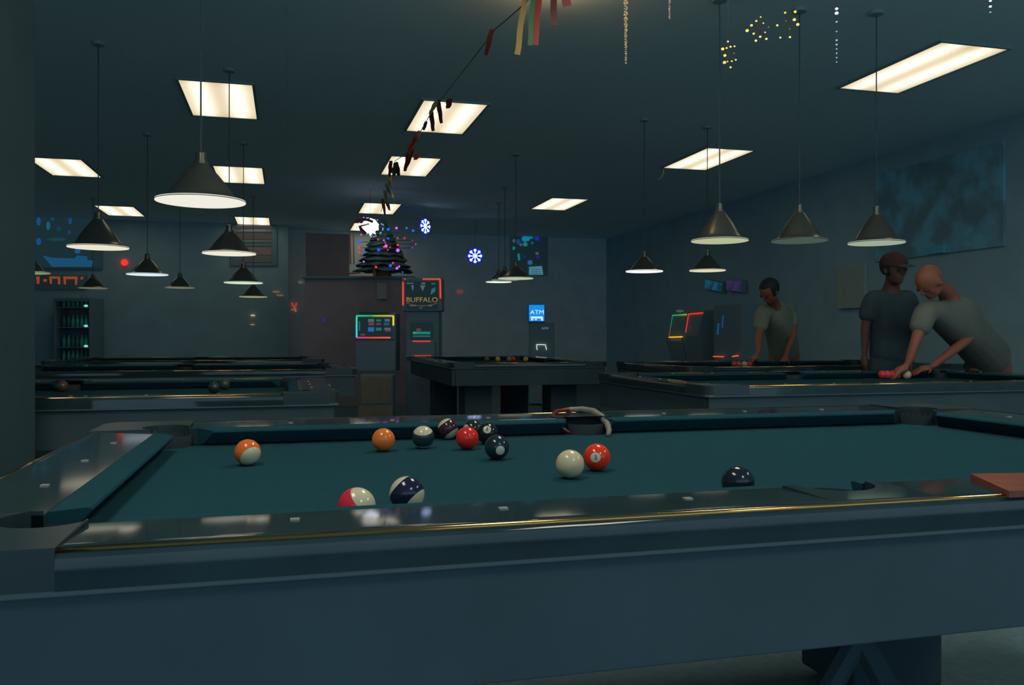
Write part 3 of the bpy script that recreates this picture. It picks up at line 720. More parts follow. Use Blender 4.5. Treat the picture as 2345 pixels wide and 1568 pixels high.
# candy coloured posts and bars of a small lit frame, left on the ledge
t = thing('display_frame', base(822, 12.7), 'orange wooden display frame standing left of the small tree', 'frame', rz=-TH); o0 = t.location.copy(); t.location.z = 0
bm = bmesh.new()
for x in (801.5, 809.5):
    a, b = loc2(x, 532, o0, 12.65), loc2(x+1, 605, o0, 12.65); tube(bm, [a, b], .011 if x < 805 else .009, 8)
mesh_obj('post', bm, M['wood_orange'], t)
bm = bmesh.new(); tube(bm, [loc2(784, 627, o0, 12.65), loc2(826, 624, o0, 12.65)], .011, 8); tube(bm, [loc2(828, 633, o0, 12.65), loc2(858, 634, o0, 12.65)], .010, 8); mesh_obj('bar', bm, M['wood_orange'], t)
bm = bmesh.new(); tube(bm, [loc2(857, 614, o0, 12.65), loc2(858, 632, o0, 12.65)], .024, 10); mesh_obj('short_post', bm, M['wood_orange'], t)

# game machine with a colour cycling frame
Zm = 10.7; o0 = base(858, Zm)
t = thing('game_machine', o0, 'game machine with a screen framed in green, yellow, cyan and red light', 'game machine', 'game machines', rz=-TH)
f = Zm/FPX
def bb(px0, px1, py0, py1, y0, y1, bev=.01, mi=0, bm=None):
    a, b = loc2(px0, py1, o0, Zm), loc2(px1, py0, o0, Zm); bm = bm or bmesh.new(); box(bm, a.x, b.x, y0, y1, max(a.z, 0), b.z, bev, mi); return bm
mesh_obj('cabinet', bb(812, 905, 716, 850, .03, .45), M['black'], t)
mesh_obj('screen_housing', bb(812, 905, 719, 777, .0, .06), M['black'], t)
def strip(px0, py0, px1, py1, m, nm='light_strip', r=.008, y=-.01):
    bm = bmesh.new(); a, b = loc2(px0, py0, o0, Zm), loc2(px1, py1, o0, Zm); a.y = b.y = y; tube(bm, [a, b], r, 8); return mesh_obj(nm, bm, m, t)
xa, xb = loc2(817, 0, o0, Zm).x, loc2(901, 0, o0, Zm).x; za, zb = loc2(0, 773, o0, Zm).z, loc2(0, 723, o0, Zm).z
strip(817, 723, 901, 723, emis_ramp('led_top', 0, [(0, (.05, .62, .36)), (.40, (.03, .50, .18)), (.52, (.45, .60, .05)), (1, (.95, .55, .08))], .9, xa, xb))
strip(817, 723, 817, 772, emis_ramp('led_left', 2, [(0, (.05, .62, .80)), (1, (.05, .62, .32))], 1.0, za, zb), r=.010)
strip(901, 723, 901, 745, emis('led_yellow', (1.0, .66, .05), 1.0), r=.010)
strip(817, 773, 894, 773, emis_ramp('led_bottom', 0, [(0, (.75, .05, .25)), (.4, (.85, .07, .06)), (1, (1.0, .16, .06))], .95, xa, xb))
SC = emis('screen_dark', (.010, .024, .030), 1.0)
bm = bmesh.new(); sheet(bm, [(820, 727), (898, 727), (898, 770), (820, 770)], o0, Zm, .003, -.002); scr = mesh_obj('screen', bm, SC, t)
cols = {'g': (.07, .12, .13), 'b': (.03, .12, .35), 'r': (.12, .05, .05), 't': (.03, .12, .14), 'n': (.02, .07, .16)}
EM = {k: emis('screen_tile_'+k, v, 1.0) for k, v in cols.items()}
for a, b, c_, d, k in [(843, 730, 857, 737, 'g'), (862, 731, 873, 736, 't'), (881, 730, 893, 736, 'g'), (844, 738, 857, 745, 'r'), (879, 738, 892, 745, 'n'), (862, 739, 872, 744, 'r'), (843, 749, 857, 759, 'b'), (861, 750, 874, 757, 't'), (880, 750, 895, 755, 'g'), (882, 755, 895, 759, 'r'), (822, 735, 825, 757, 't'), (826, 764, 836, 768, 'r')]:
    bm = bmesh.new(); sheet(bm, [(a, b), (c_, b), (c_, d), (a, d)], o0, Zm, .002, -.006); mesh_obj('game_tile', bm, EM[k], scr)
bm = bb(822, 892, 712, 716, -.01, .06, .003); mesh_obj('header', bm, mat('machine_header', (.16, .22, .17), .6), t)
# tan cupboard under it
o1 = base(860, 10.35); o0 = o1; Zm = 10.35
t = thing('cupboard', o1, 'low tan cupboard below the colour framed game machine', 'cupboard', rz=-TH)
mesh_obj('body', bb(822, 899, 858, 962, .02, .30), M['black'], t)
mesh_obj('door', bb(826, 895, 863, 924, 0, .022, .003), M['tan'], t)
mesh_obj('plinth', bb(820, 900, 931, 962, -.02, .025, .003), M['tan'], t)

# slot machine with red light lines
Zm = 10.8; o0 = base(966, Zm)
t = thing('slot_machine', o0, 'tall slot machine with a red framed top sign reading BUFFALO', 'slot machine', 'game machines', rz=-TH)
mesh_obj('cabinet', bb(928, 1004, 712, 958, .05, .55), M['black'], t)
mesh_obj('top_box', bb(919, 1012, 636, 712, .0, .40), M['black'], t)
RL = emis('red_led', (1.0, .07, .035), .95)
strip(926, 639, 929, 639, RL, r=.007); strip(968, 639, 1008, 639, RL, r=.008); strip(1008, 639, 1009, 683, RL, r=.009); strip(923, 646, 923, 699, RL, r=.009)
bm = bmesh.new(); sheet(bm, [(928, 644), (1004, 644), (1004, 708), (928, 708)], o0, Zm, .003, -.001); scr = mesh_obj('top_screen', bm, emis('top_screen_dark', (.010, .022, .026), 1), t)
for pts, k in [([(931, 647), (947, 647), (947, 650), (931, 650)], 't'), ([(942, 653), (948, 653), (946, 666), (944, 664)], 'g'), ([(965, 647), (974, 647), (974, 651), (965, 651)], 'g'), ([(962, 653), (974, 653), (968, 667)], 'g'), ([(988, 648), (997, 648), (997, 651), (988, 651)], 't'), ([(988, 662), (997, 657), (997, 667), (986, 675)], 't'),
               ([(938, 699), (952, 699), (952, 701), (938, 701)], 'g'), ([(963, 699), (971, 699), (971, 701), (963, 701)], 'g'), ([(981, 699), (990, 699), (990, 701), (981, 701)], 'g'), ([(960, 704), (967, 704), (967, 706), (960, 706)], 'g')]:
    bm = bmesh.new(); sheet(bm, pts, o0, Zm, .002, -.005); mesh_obj('picture_patch', bm, EM[k], scr)
q = loc2(966.5, 687, o0, Zm); b2 = text_bm('BUFFALO', .088, .002)
xs = [v.co.x for v in b2.verts]; wtx = max(xs)-min(xs); b2.transform(Matrix.Diagonal((71*Zm/FPX/wtx, 1, 1, 1)))
b2.transform(FACE); b2.transform(Matrix.Translation((q.x, -.010, q.z)))
mesh_obj('sign_lettering', b2, emis_ramp('sign_letters', 2, [(0, (.30, .07, .03)), (1, (.30, .32, .05))], 1.0, q.z-.035, q.z+.035), scr)
bm = bmesh.new(); tube(bm, [loc2(931+k*7.1, 694+6*math.sin(PI*k/10), o0, Zm)+Vector((0, -.004, 0)) for k in range(11)], .004, 5); mesh_obj('sign_underline', bm, emis('dim_orange', (.16, .07, .05), 1), scr)
bm = bmesh.new(); sheet(bm, [(940, 738), (992, 738), (992, 776), (940, 776)], o0, Zm, .02, .05); sc2 = mesh_obj('play_screen', bm, emis('play_screen_dark', (.010, .024, .028), 1), t)
for a, b, c_, d, m in [(945, 759, 985, 765, emis('teal_bar', (.015, .20, .15), 1)), (945, 768, 985, 771, EM['t']), (953, 752, 963, 758, EM['r']), (945, 760, 953, 764, emis('green_block', (.02, .32, .16), 1))]:
    bm = bmesh.new(); sheet(bm, [(a, b), (c_, b), (c_, d), (a, d)], o0, Zm, .002, .03-.003 if m.name != 'green_block' else .024); mesh_obj('picture_patch', bm, m, sc2)
mesh_obj('button_deck', bb(932, 998, 779, 818, -.12, .06), M['black'], t)
strip(948, 781, 988, 781, RL, r=.006, y=-.128); strip(952, 814.5, 989, 814.5, RL, r=.006, y=-.128); strip(946, 814.5, 947, 814.5, RL, r=.006, y=-.128)
# stools? the red reflections below the deck
# cash machine
Zm = 13.0; o0 = base(1238, Zm)
t = thing('cash_machine', o0, 'cash machine with a blue lit sign reading ATM', 'cash machine', rz=-TH)
mesh_obj('cabinet', bb(1212, 1270, 738, 925, .02, .5), M['black'], t)
mesh_obj('sign_box', bb(1209, 1248, 696, 738, .0, .20, .006), M['black'], t)
ab = emis('atm_blue', (.01, .27, .80), 1.0); bm = bmesh.new(); sheet(bm, [(1211.5, 698), (1246.5, 698), (1246.5, 735), (1211.5, 735)], o0, Zm, .003, -.001); sg = mesh_obj('sign_face', bm, ab, t)
aw = emis('atm_white', (.62, .88, 1.0), 1.0)
def stext(s, px, py, wp, hp, m, par, y=-.006):
    b2 = text_bm(s, .1, .0015); xs = [v.co.x for v in b2.verts]; ys = [v.co.y for v in b2.verts]
    b2.transform(Matrix.Translation((-(max(xs)+min(xs))/2, -(max(ys)+min(ys))/2, 0)))
    b2.transform(Matrix.Diagonal((wp*Zm/FPX/(max(xs)-min(xs)), hp*Zm/FPX/(max(ys)-min(ys)), 1, 1)))
    b2.transform(FACE); q = loc2(px, py, o0, Zm); b2.transform(Matrix.Translation((q.x, y, q.z))); return mesh_obj('lettering', b2, m, par)
stext('ATM', 1229.5, 714.5, 31, 9.5, aw, sg)
for a, b, c_, d in [(1215, 724.5, 1243, 729), (1216, 730, 1221, 733.5), (1225, 730, 1229, 733), (1239, 728, 1243.5, 734)]:
    bm = bmesh.new(); sheet(bm, [(a, b), (c_, b), (c_, d), (a, d)], o0, Zm, .002, -.004); mesh_obj('card_mark', bm, aw, sg)
stext('ATM', 1248, 751.5, 15, 5, emis('atm_dim', (.12, .22, .33), 1), t, .015)
ym = .0
WL = emis('slot_light', (.72, .80, .68), 1)
strip(1228.5, 789, 1249, 789, WL, 'card_slot_light', .0058, ym); strip(1228.5, 789, 1230, 801, WL, 'card_slot_light', .0058, ym); strip(1249, 789, 1251.5, 801, WL, 'card_slot_light', .0058, ym)

# blue picture display on the back wall
def wallthing(name, px, py, label, cat, v=V1-.03):
    c = PV(px, py, v); return thing(name, c, label, cat), c
def wpatch(t, c, pxs, m, nm, y=0.0, th=.006):
    bm = bmesh.new(); slab(bm, [(lambda q: (q.x, y, q.z))(PV(a, b, c.y)-c) for a, b in pxs], (0, -1, 0), th); return mesh_obj(nm, bm, m, t)
t, c = wallthing('wall_display', 1210, 578, 'dim wall display of blue and teal shapes with a pale blue card', 'display')
wpatch(t, c, [(1168, 520), (1255, 520), (1255, 632), (1168, 632)], mat('display_board', (.36, .52, .56), .8), 'board', .025, .01)
def blob(t, c, px, py, rx, ry, m, nm='light_shape'):
    n = 12; pts = [(px+rx*math.cos(2*PI*k/n)*random.uniform(.85, 1.15), py+ry*math.sin(2*PI*k/n)*random.uniform(.85, 1.15)) for k in range(n)]
    return wpatch(t, c, pts, m, nm, .012-random.random()*.006, .006)
B1, B2_, B3_, B4_ = emis('display_blue', (.01, .12, .60), .8), emis('display_cyan', (.005, .24, .42), .8), emis('display_teal', (.01, .22, .22), .8), emis('display_grey', (.07, .10, .12), .8)
for x, y, rx, ry, m in [(1211, 536, 8, 7, B1), (1204, 547, 9, 6, B2_), (1216, 541, 5, 5, B2_), (1191, 533, 9, 4, B3_), (1188, 529, 6, 3, B1), (1203, 559, 5, 5, B3_), (1187, 553, 5, 6, emis('display_navy', (.01, .06, .2), .8)), (1177, 551, 3, 4, B4_), (1193, 560, 4, 3, B4_),
                        (1230, 545, 5.5, 5.5, emis('display_royal', (.01, .03, .5), .8)), (1177, 568, 3, 4, B3_), (1188, 585, 2.6, 5, B3_), (1189, 592, 2.4, 4, B3_), (1201, 588, 3, 3, emis('display_ink', (.01, .03, .25), .7)), (1232, 588, 4, 4, emis('display_violet', (.02, .02, .3), .7)), (1230, 580, 4, 3, B4_), (1214, 601, 5.5, 5.5, emis('display_steel', (.02, .14, .30), .8)), (1219, 556, 2.5, 2.5, B4_)]:
    blob(t, c, x, y, rx, ry, m)
cd_ = wpatch(t, c, [(1212, 611), (1241, 609), (1244, 628.5), (1212, 628.5)], emis('pale_blue_card', (.07, .22, .28), .9), 'card', .012, .008)
for yy in (616, 621, 625): wpatch(t, c, [(1217, yy), (1238, yy), (1238, yy+1.5), (1217, yy+1.5)], emis('card_line', (.03, .10, .16), .9), 'card_line', .003, .002)

# television and orange letters at far left, on the back wall
t, c = wallthing('television', 150, 552, 'blue lit television far left behind the bell pendant', 'television', v=16.96)
wpatch(t, c, [(55, 488), (236, 488), (236, 616), (55, 616)], M['black'], 'housing', .02, .03)
scr = wpatch(t, c, [(62, 492), (230, 492), (230, 612), (62, 612)], emis('tv_dark', (.010, .028, .036), 1), 'screen', -.011, .002)
for x, y, rx, ry, col in [(89, 507, 5, 10, (.01, .07, .20)), (111, 517, 5, 10, (.01, .10, .16)), (121, 501, 4, 5, (.01, .05, .13)), (161, 505, 4, 9, (.01, .06, .17)), (89, 553, 6, 8, (.01, .07, .25)), (135, 524, 5, 6, (.01, .04, .09)), (159, 532, 4, 5, (.01, .05, .11)), (178, 575, 7, 6, (.01, .09, .28)), (130, 548, 22, 4, (.01, .05, .07))]:
    n = 12; wpatch(t, c, [(x+rx*math.cos(2*PI*k/n), y+ry*math.sin(2*PI*k/n)) for k in range(n)], emis('tv_patch', col, 1), 'picture_patch', -.014, .002)
wpatch(t, c, [(98, 585), (120, 590), (170, 592), (178, 585), (200, 587), (200, 595), (215, 597), (210, 611), (120, 611)], emis('tv_blue', (.01, .075, .16), 1), 'picture_patch', -.014, .002)
t, c = wallthing('lit_sign', 130, 643, 'dim orange lit lettering below the television at far left', 'sign', v=16.96)
wpatch(t, c, [(70, 630), (200, 630), (200, 662), (70, 662)], M['black'], 'backing', .02, .02)
OL = emis('orange_letter', (.24, .055, .022), 1.0)
for pts in [[(83, 633), (91, 633), (90, 650), (85, 650)], [(100, 639), (107, 639), (107, 645), (100, 645)], [(113, 633), (138, 633), (138, 651), (133, 651), (133, 638), (119, 638), (119, 650), (115, 650)],
            [(145, 633), (178, 633), (176, 652), (172, 652), (172, 639), (151, 639), (151, 651), (147, 651)], [(185, 634), (192, 634), (188, 640), (185, 640)]]:
    wpatch(t, c, pts, OL, 'letter', -.004, .01)
# window with brown blinds, the light on them painted as slat emission
t, c = wallthing('window_1', 582, 558, None, None, v=16.97); t['kind'] = 'structure'; [t.pop(k) for k in ('label', 'category') if k in t]
wpatch(t, c, [(528, 510), (634, 510), (634, 608), (528, 608)], M['black'], 'window_frame', .03, .03)
for i, (y0, y1, col) in enumerate([(517, 524, (.060, .040, .030)), (530, 534, (.035, .032, .028)), (536, 548, (.050, .040, .028)), (553, 557, (.035, .035, .028)), (561, 564, (.03, .035, .03)), (570, 583, (.065, .042, .036)), (588, 600, (.035, .035, .028))]):
    wpatch(t, c, [(540+(i > 2)*12, y0), (621, y0), (622, y1), (542+(i > 2)*12, y1)], emis('blind_slat_glow', col, 1), 'blind_slat', 0, .01)
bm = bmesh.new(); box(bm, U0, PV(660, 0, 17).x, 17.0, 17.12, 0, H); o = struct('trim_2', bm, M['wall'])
# bottle cooler
Zm = 15.0; o0 = base(168, Zm)
t = thing('bottle_cooler', o0, 'dark cooler with green bottles on four shelves at far left', 'cooler', rz=-TH)
mesh_obj('cabinet', bb(126, 210, 682, 690, -.05, .45), M['black'], t); 
bm = bb(126, 130, 688, 905, -.05, .45); bb(206, 210, 688, 905, -.05, .45, bm=bm); bb(126, 210, 688, 905, .42, .45, bm=bm); bb(126, 210, 832, 905, -.05, .45, bm=bm); mesh_obj('housing', bm, M['black'], t)
TL = emis('teal_shelf_lamp', (.25, .75, .70), .9)
ysh = [703, 749, 795, 830]
for y in ysh: mesh_obj('shelf', bb(130, 206, y, y+1.4, 0, .40, .001), M['frame'], t)
for y in ysh[:3]:
    bm = bmesh.new(); q = loc2(198, y-3, o0, Zm); ball(bm, (q.x, -.02, q.z), .026, 10, 6, s=(1.5, .7, .8)); mesh_obj('shelf_lamp', bm, TL, t)
bmat = [mat('green_glass', (.12, .70, .45), .2), mat('teal_glass', (.10, .62, .62), .2), mat('dark_glass', (.08, .30, .30), .2)]
bm = bmesh.new(); lathe(bm, [(0, 0), (.030, 0), (.030, .13), (.012, .18), (.012, .22), (0, .22)], 12); b0 = None
rows = ['top', 'second', 'third', 'bottom']; cols_ = ['first', 'second', 'third', 'fourth', 'fifth', 'sixth']
for ri, y in enumerate(ysh):
    for ci, x in enumerate((140, 151, 161, 171, 181, 191)):
        p = P(x, y, Zm); s = Matrix.Rotation(-TH, 4, 'Z') @ Vector((0, .10, 0)); p = p+s
        if b0 is None: b0 = mesh_obj('bottle', bm, bmat[0], smooth=True); o = b0
        else: o = b0.copy(); COL.objects.link(o)
        o.location = p
        o.material_slots[0].link = 'OBJECT'; o.material_slots[0].material = bmat[(ri*5+ci*3+ci//2) % 3]
        tag(o, f'small glass bottle, {cols_[ci]} from the left on the {rows[ri]} shelf of the cooler', 'bottle', 'bottles in the cooler')

# small lights on the far walls
def dot(px, py, r, m, label, v=V1-.04, s=(1, .5, 1), name='indicator_light'):
    c = PV(px, py, v); bm = bmesh.new(); ball(bm, (0, 0, 0), r, 12, 8, s=s); o = mesh_obj(name, bm, m, loc=c); tag(o, label, 'indicator light')
dot(285, 601, .062, emis('red_lamp', (1, .035, .02), 1.1), 'round red lamp dot right of the left bell pendant', v=16.96)
dot(741, 733, .022, emis('blue_lamp', (.02, .03, .35), .8), 'tiny blue lamp dot left of the colour framed game machine', v=(P(741, 733, 12.80)).y)
dot(579, 722, .045, emis('amber_lamp', (.55, .40, .15), 1), 'small amber glint below the lowest dim pendant', s=(1, .5, .35), v=16.96)
dot(578, 743, .045, emis('amber_lamp2', (.30, .18, .05), 1), 'fainter amber glint under the first amber glint', s=(1, .5, .25), v=16.96)
dot(632, 668, .06, emis('buff_lamp', (.12, .10, .06), 1), 'faint buff light left above the red neon figure', s=(1.2, .5, .35), v=16.96)
dot(641, 676, .06, emis('buff_lamp2', (.12, .09, .06), 1), 'faint buff light just above the red neon figure', s=(1.2, .5, .3), v=16.96)
dot(688, 646, .05, emis('buff_lamp3', (.10, .08, .06), 1), 'faint grey light right above the red neon figure', s=(1, .5, .6))
dot(1053, 668, .06, emis('rust_lamp', (.12, .045, .035), 1), 'faint rust coloured light right of the slot machine sign', s=(1.3, .5, .8))
# neon figure
t, c = wallthing('neon_figure', 673, 703, 'small red and orange neon figure with raised arms', 'neon sign')
bm = bmesh.new(); f_ = lambda a, b: PV(a, b, c.y)-c
tube(bm, [f_(668, 693), f_(670, 698), f_(674, 703)], .010, 6); tube(bm, [f_(679, 693), f_(678, 699), f_(674, 703)], .010, 6); mesh_obj('raised_arms', bm, emis('neon_red', (.5, .04, .03), 1), t)
bm = bmesh.new(); tube(bm, [f_(674, 703), f_(675, 708), f_(678, 714)], .012, 6); tube(bm, [f_(666, 709), f_(679, 708)], .008, 6); mesh_obj('body', bm, emis('neon_orange', (.30, .11, .05), 1), t)

# ------------------------------------------------------------------ machines along the right wall
def seg(bm, a, b, r): tube(bm, [a, b], r, 8)
def side_machine(label, ut, ub, quad, body):
    # quad: TL, TR, BL, BR pixels of the lit frame; faces into the room (-X)
    TLp, TRp = PU(*quad[0], ut), PU(*quad[1], ut); BLp, BRp = PU(*quad[2], ub), PU(*quad[3], ub)
    c = (TLp+TRp+BLp+BRp)/4; c.z = 0; t = thing('game_machine', c, label, 'game machine', 'game machines')
    v0, v1 = TRp.y-.005, TLp.y+.02
    bm = bmesh.new(); zt_, zb_ = TLp.z+.05, BLp.z-.06
    for a, b in ((v0, v1),):
        slab(bm, [Vector((ut+.03, a, zt_))-c, Vector((ub+.03, a, zb_))-c, Vector((ub+.25, a, 0))-c, Vector((6.7, a, 0))-c, Vector((6.7, a, zt_))-c], (0, 1, 0), b-a)
    mesh_obj('cabinet', bm, M['black'], t)
    return t, c, TLp-c, TRp-c, BLp-c, BRp-c
t, c, a, b, d, e = side_machine('angled game machine outlined in green, orange and yellow light', 6.15, 6.02, ((1540, 722), (1572, 720), (1532, 772), (1562, 771)), None)
bm = bmesh.new(); seg(bm, a, b, .009); mesh_obj('light_strip', bm, emis_ramp('led_side_top', 1, [(0, (.5, .55, .04)), (.5, (.05, .5, .1)), (1, (.03, .42, .22))], .8, b.y, a.y), t)
bm = bmesh.new(); seg(bm, a, d, .006); mesh_obj('light_strip', bm, emis_ramp('led_side_left', 2, [(0, (.45, .08, .03)), (.42, (.28, .08, .03)), (.5, (.02, .28, .12)), (1, (.02, .30, .18))], .8, d.z, a.z), t)
bm = bmesh.new(); seg(bm, d, e, .010); mesh_obj('light_strip', bm, emis('led_amber', (.95, .5, .05), .95), t)
t, c, a, b, d, e = side_machine('angled game machine outlined in red light on two sides', 6.15, 6.02, ((1577, 719), (1609, 716.5), (1570, 760), (1600, 768)), None)
bm = bmesh.new(); seg(bm, a, b, .011); seg(bm, a, d, .009); mesh_obj('light_strip', bm, emis('led_red_side', (.85, .05, .035), .85), t)
dot(1557, 712, .05, emis('olive_lamp', (.07, .08, .05), 1), 'faint olive light above the green outlined game machine', v=12.4, s=(1.4, .5, .4))
bpy.data.objects[-1] if False else None
# third machine: blue edge lights and a red lit deck
cx = PU(1665, 790, 6.0); cx.z = 0
t = thing('game_machine', cx, 'dark game machine with thin blue edge lights and short red bars', 'game machine', 'game machines')
bm = bmesh.new(); y0, y1 = PU(1692, 0, 6.0).y, PU(1628, 0, 6.0).y; box(bm, .04, .68, y0-cx.y, y1-cx.y, 0, 1.5, .01); mesh_obj('cabinet', bm, M['black'], t)
BE = emis('blue_edge', (.01, .09, .25), .8)
bm = bmesh.new(); seg(bm, PU(1645, 740, 6.0)-cx, PU(1643.5, 766, 6.0)-cx, .012); seg(bm, PU(1656, 722, 6.0)-cx, PU(1654, 750, 6.0)-cx, .008); mesh_obj('edge_light', bm, BE, t)
RB = emis('red_bar', (.85, .10, .05), .85)
bm = bmesh.new(); seg(bm, PU(1633.5, 816, 6.0)-cx, PU(1657, 816.5, 6.0)-cx, .009); seg(bm, PU(1677.5, 816, 6.0)-cx, PU(1690, 814, 6.0)-cx, .011); mesh_obj('deck_light', bm, RB, t)
# two dim televisions on the right wall
for pts, col, lb in [([(1616, 640), (1655, 648), (1652, 668), (1614, 660)], (.010, .085, .15), 'small blue lit television on the right wall'), ([(1664, 642), (1700, 642), (1700, 668), (1664, 664)], (.045, .025, .10), 'small violet lit television on the right wall')]:
    q = [PU(a, b, 6.72) for a, b in pts]; c = sum(q, Vector())/4; t = thing('television', c, lb, 'television')
    bm = bmesh.new(); slab(bm, [(p-c)*1.08 for p in q], (1, 0, 0), .06); mesh_obj('housing', bm, M['black'], t)
    m = emis('tv_dim', col, .8); nt = m.node_tree; e = [n for n in nt.nodes if n.type == 'EMISSION'][0]
    tc = nt.nodes.new('ShaderNodeTexCoord'); nz = nt.nodes.new('ShaderNodeTexNoise'); nz.inputs['Scale'].default_value = 6
    rp_ = nt.nodes.new('ShaderNodeValToRGB'); rp_.color_ramp.elements[0].position = .35; rp_.color_ramp.elements[0].color = (.010, .028, .036, 1)
    rp_.color_ramp.elements[1].position = .6; rp_.color_ramp.elements[1].color = (*col, 1)
    nt.links.new(tc.outputs['Object'], nz.inputs[0]); nt.links.new(nz.outputs['Fac'], rp_.inputs[0]); nt.links.new(rp_.outputs[0], e.inputs[0])
    bm = bmesh.new(); slab(bm, [p-c+Vector((-.004, 0, 0)) for p in q], (-1, 0, 0), .003); mesh_obj('screen', bm, m, t)
# mural on the right wall
q = [PU(a, b, U1-.02) for a, b in ((2005, 352), (2300, 322), (2300, 585), (2005, 600))]
z1 = min(q[0].z, q[1].z, H-.06); z0 = max(q[2].z, q[3].z); c = Vector((U1-.02, (q[0].y+q[1].y)/2, (z0+z1)/2))
m = mat('mural_paint', (.22, .5, .62), .9); nt = m.node_tree; bs = nt.nodes['Principled BSDF']
tc = nt.nodes.new('ShaderNodeTexCoord'); nz = nt.nodes.new('ShaderNodeTexNoise'); nz.inputs['Scale'].default_value = 3.5; nz.inputs['Detail'].default_value = 3
rp_ = nt.nodes.new('ShaderNodeValToRGB'); rp_.color_ramp.elements[0].position = .4; rp_.color_ramp.elements[0].color = (.20, .36, .42, 1)
rp_.color_ramp.elements[1].position = .62; rp_.color_ramp.elements[1].color = (.24, .62, .80, 1)
nt.links.new(tc.outputs['Object'], nz.inputs[0]); nt.links.new(nz.outputs['Fac'], rp_.inputs[0]); nt.links.new(rp_.outputs[0], bs.inputs['Base Color'])
bm = bmesh.new(); box(bm, -.01, .018, q[1].y-c.y, q[0].y-c.y, z0-c.z, z1-c.z, .003); o = mesh_obj('mural_panel', bm, m, loc=c); tag(o, 'large faint blue painted panel high on the right wall', 'mural')
for px0, px1, py0, py1, nm, lb, cat, col in [(2128, 2166, 566, 578, 'wall_sign', 'small blue strip sign below the mural on the right wall', 'sign', (.15, .60, .80)), (1921, 1984, 612, 704, 'notice_board', 'pale grey green board on the right wall left of the bald man', 'notice board', (.42, .52, .46))]:
    q = [PU(px0, py0, U1-.02), PU(px1, py1, U1-.02)]; c = (q[0]+q[1])/2
    bm = bmesh.new(); box(bm, -.035, .019, q[1].y-c.y, q[0].y-c.y, q[1].z-c.z, q[0].z-c.z, .003); o = mesh_obj(nm, bm, mat(nm+'_paint', col, .8, noise=.05), loc=c); tag(o, lb, cat)

# ------------------------------------------------------------------ people
def skin_bm(chains):
    """chains: list of [(point, radius), ...]; returns a bmesh grown by the Skin modifier"""
    me = bpy.data.meshes.new('sk'); vs = []; es = []; rs = []; idx = {}
    for ch in chains:
        prev = None
        for p, r in ch:
            k = tuple(round(c, 4) for c in p)
            if k not in idx: idx[k] = len(vs); vs.append(p); rs.append(r if isinstance(r, tuple) else (r, r))
            if prev is not None and prev != idx[k]: es.append((prev, idx[k]))
            prev = idx[k]
    me.from_pydata([tuple(v) for v in vs], es, [])
    o = bpy.data.objects.new('sk', me); COL.objects.link(o)
    o.modifiers.new('s', 'SKIN'); sv = me.skin_vertices[0].data
    for i, r in enumerate(rs): sv[i].radius = r; sv[i].use_root = (i == 0)
    s = o.modifiers.new('u', 'SUBSURF'); s.levels = 2; s.render_levels = 2
    dg = bpy.context.evaluated_depsgraph_get(); m2 = bpy.data.meshes.new_from_object(o.evaluated_get(dg))
    bm = bmesh.new(); bm.from_mesh(m2); bpy.data.objects.remove(o); bpy.data.meshes.remove(me); bpy.data.meshes.remove(m2)
    return bm
def fuse(bm, vox):
    me = bpy.data.meshes.new('fz'); bm.to_mesh(me); bm.free(); o = bpy.data.objects.new('fz', me); COL.objects.link(o)
    r = o.modifiers.new('r', 'REMESH'); r.mode = 'VOXEL'; r.voxel_size = vox
    s = o.modifiers.new('s', 'SMOOTH'); s.iterations = 3; s.factor = .5
    dg = bpy.context.evaluated_depsgraph_get(); m2 = bpy.data.meshes.new_from_object(o.evaluated_get(dg))
    b = bmesh.new(); b.from_mesh(m2); bpy.data.objects.remove(o); bpy.data.meshes.remove(me); bpy.data.meshes.remove(m2)
    seen = set(); isl = []
    for v in b.verts:
        if v in seen: continue
        st = [v]; seen.add(v); cur = []
        while st:
            q = st.pop(); cur.append(q)
            for e in q.link_edges:
                w_ = e.other_vert(q)
                if w_ not in seen: seen.add(w_); st.append(w_)
        isl.append(cur)
    isl.sort(key=len)
    for cur in isl[:-1]: bmesh.ops.delete(b, geom=cur, context='VERTS')
    return b
def head_bm(c, face, up):
    """ellipsoid skull with jaw, brow, nose, lips, chin and ears; local +x = face"""
    b = bmesh.new()
    ball(b, (-.008, 0, .030), .098, 24, 16, s=(1.0, .80, .92)); ball(b, (.018, 0, -.038), .068, 20, 14, s=(.95, .85, 1.05))
    ball(b, (.058, 0, -.082), .026, 12, 8, s=(1, 1.2, .8)); ball(b, (.072, 0, .036), .030, 12, 8, s=(.6, 1.6, .45))
    tube(b, [(.080, 0, .028), (.092, 0, .008), (.106, 0, -.012)], [.009, .011, .015], 8); ball(b, (.098, 0, -.016), .014, 10, 8, s=(.9, 1.3, .7))
    ball(b, (.082, 0, -.044), .016, 10, 8, s=(.6, 1.6, .4)); ball(b, (.080, 0, -.055), .016, 10, 8, s=(.6, 1.4, .4))
    for s in (-1, 1):
        ball(b, (-.005, s*.082, -.002), .030, 12, 8, s=(.6, .35, 1.05)); ball(b, (.055, s*.042, -.02), .026, 10, 8, s=(.7, .8, .8))
    x = Vector(face).normalized(); z = Vector(up); z = (z-x*z.dot(x)).normalized(); y = z.cross(x)
    mt = Matrix((x, y, z)).transposed().to_4x4(); mt.translation = Vector(c)
    b.transform(mt); return b, mt
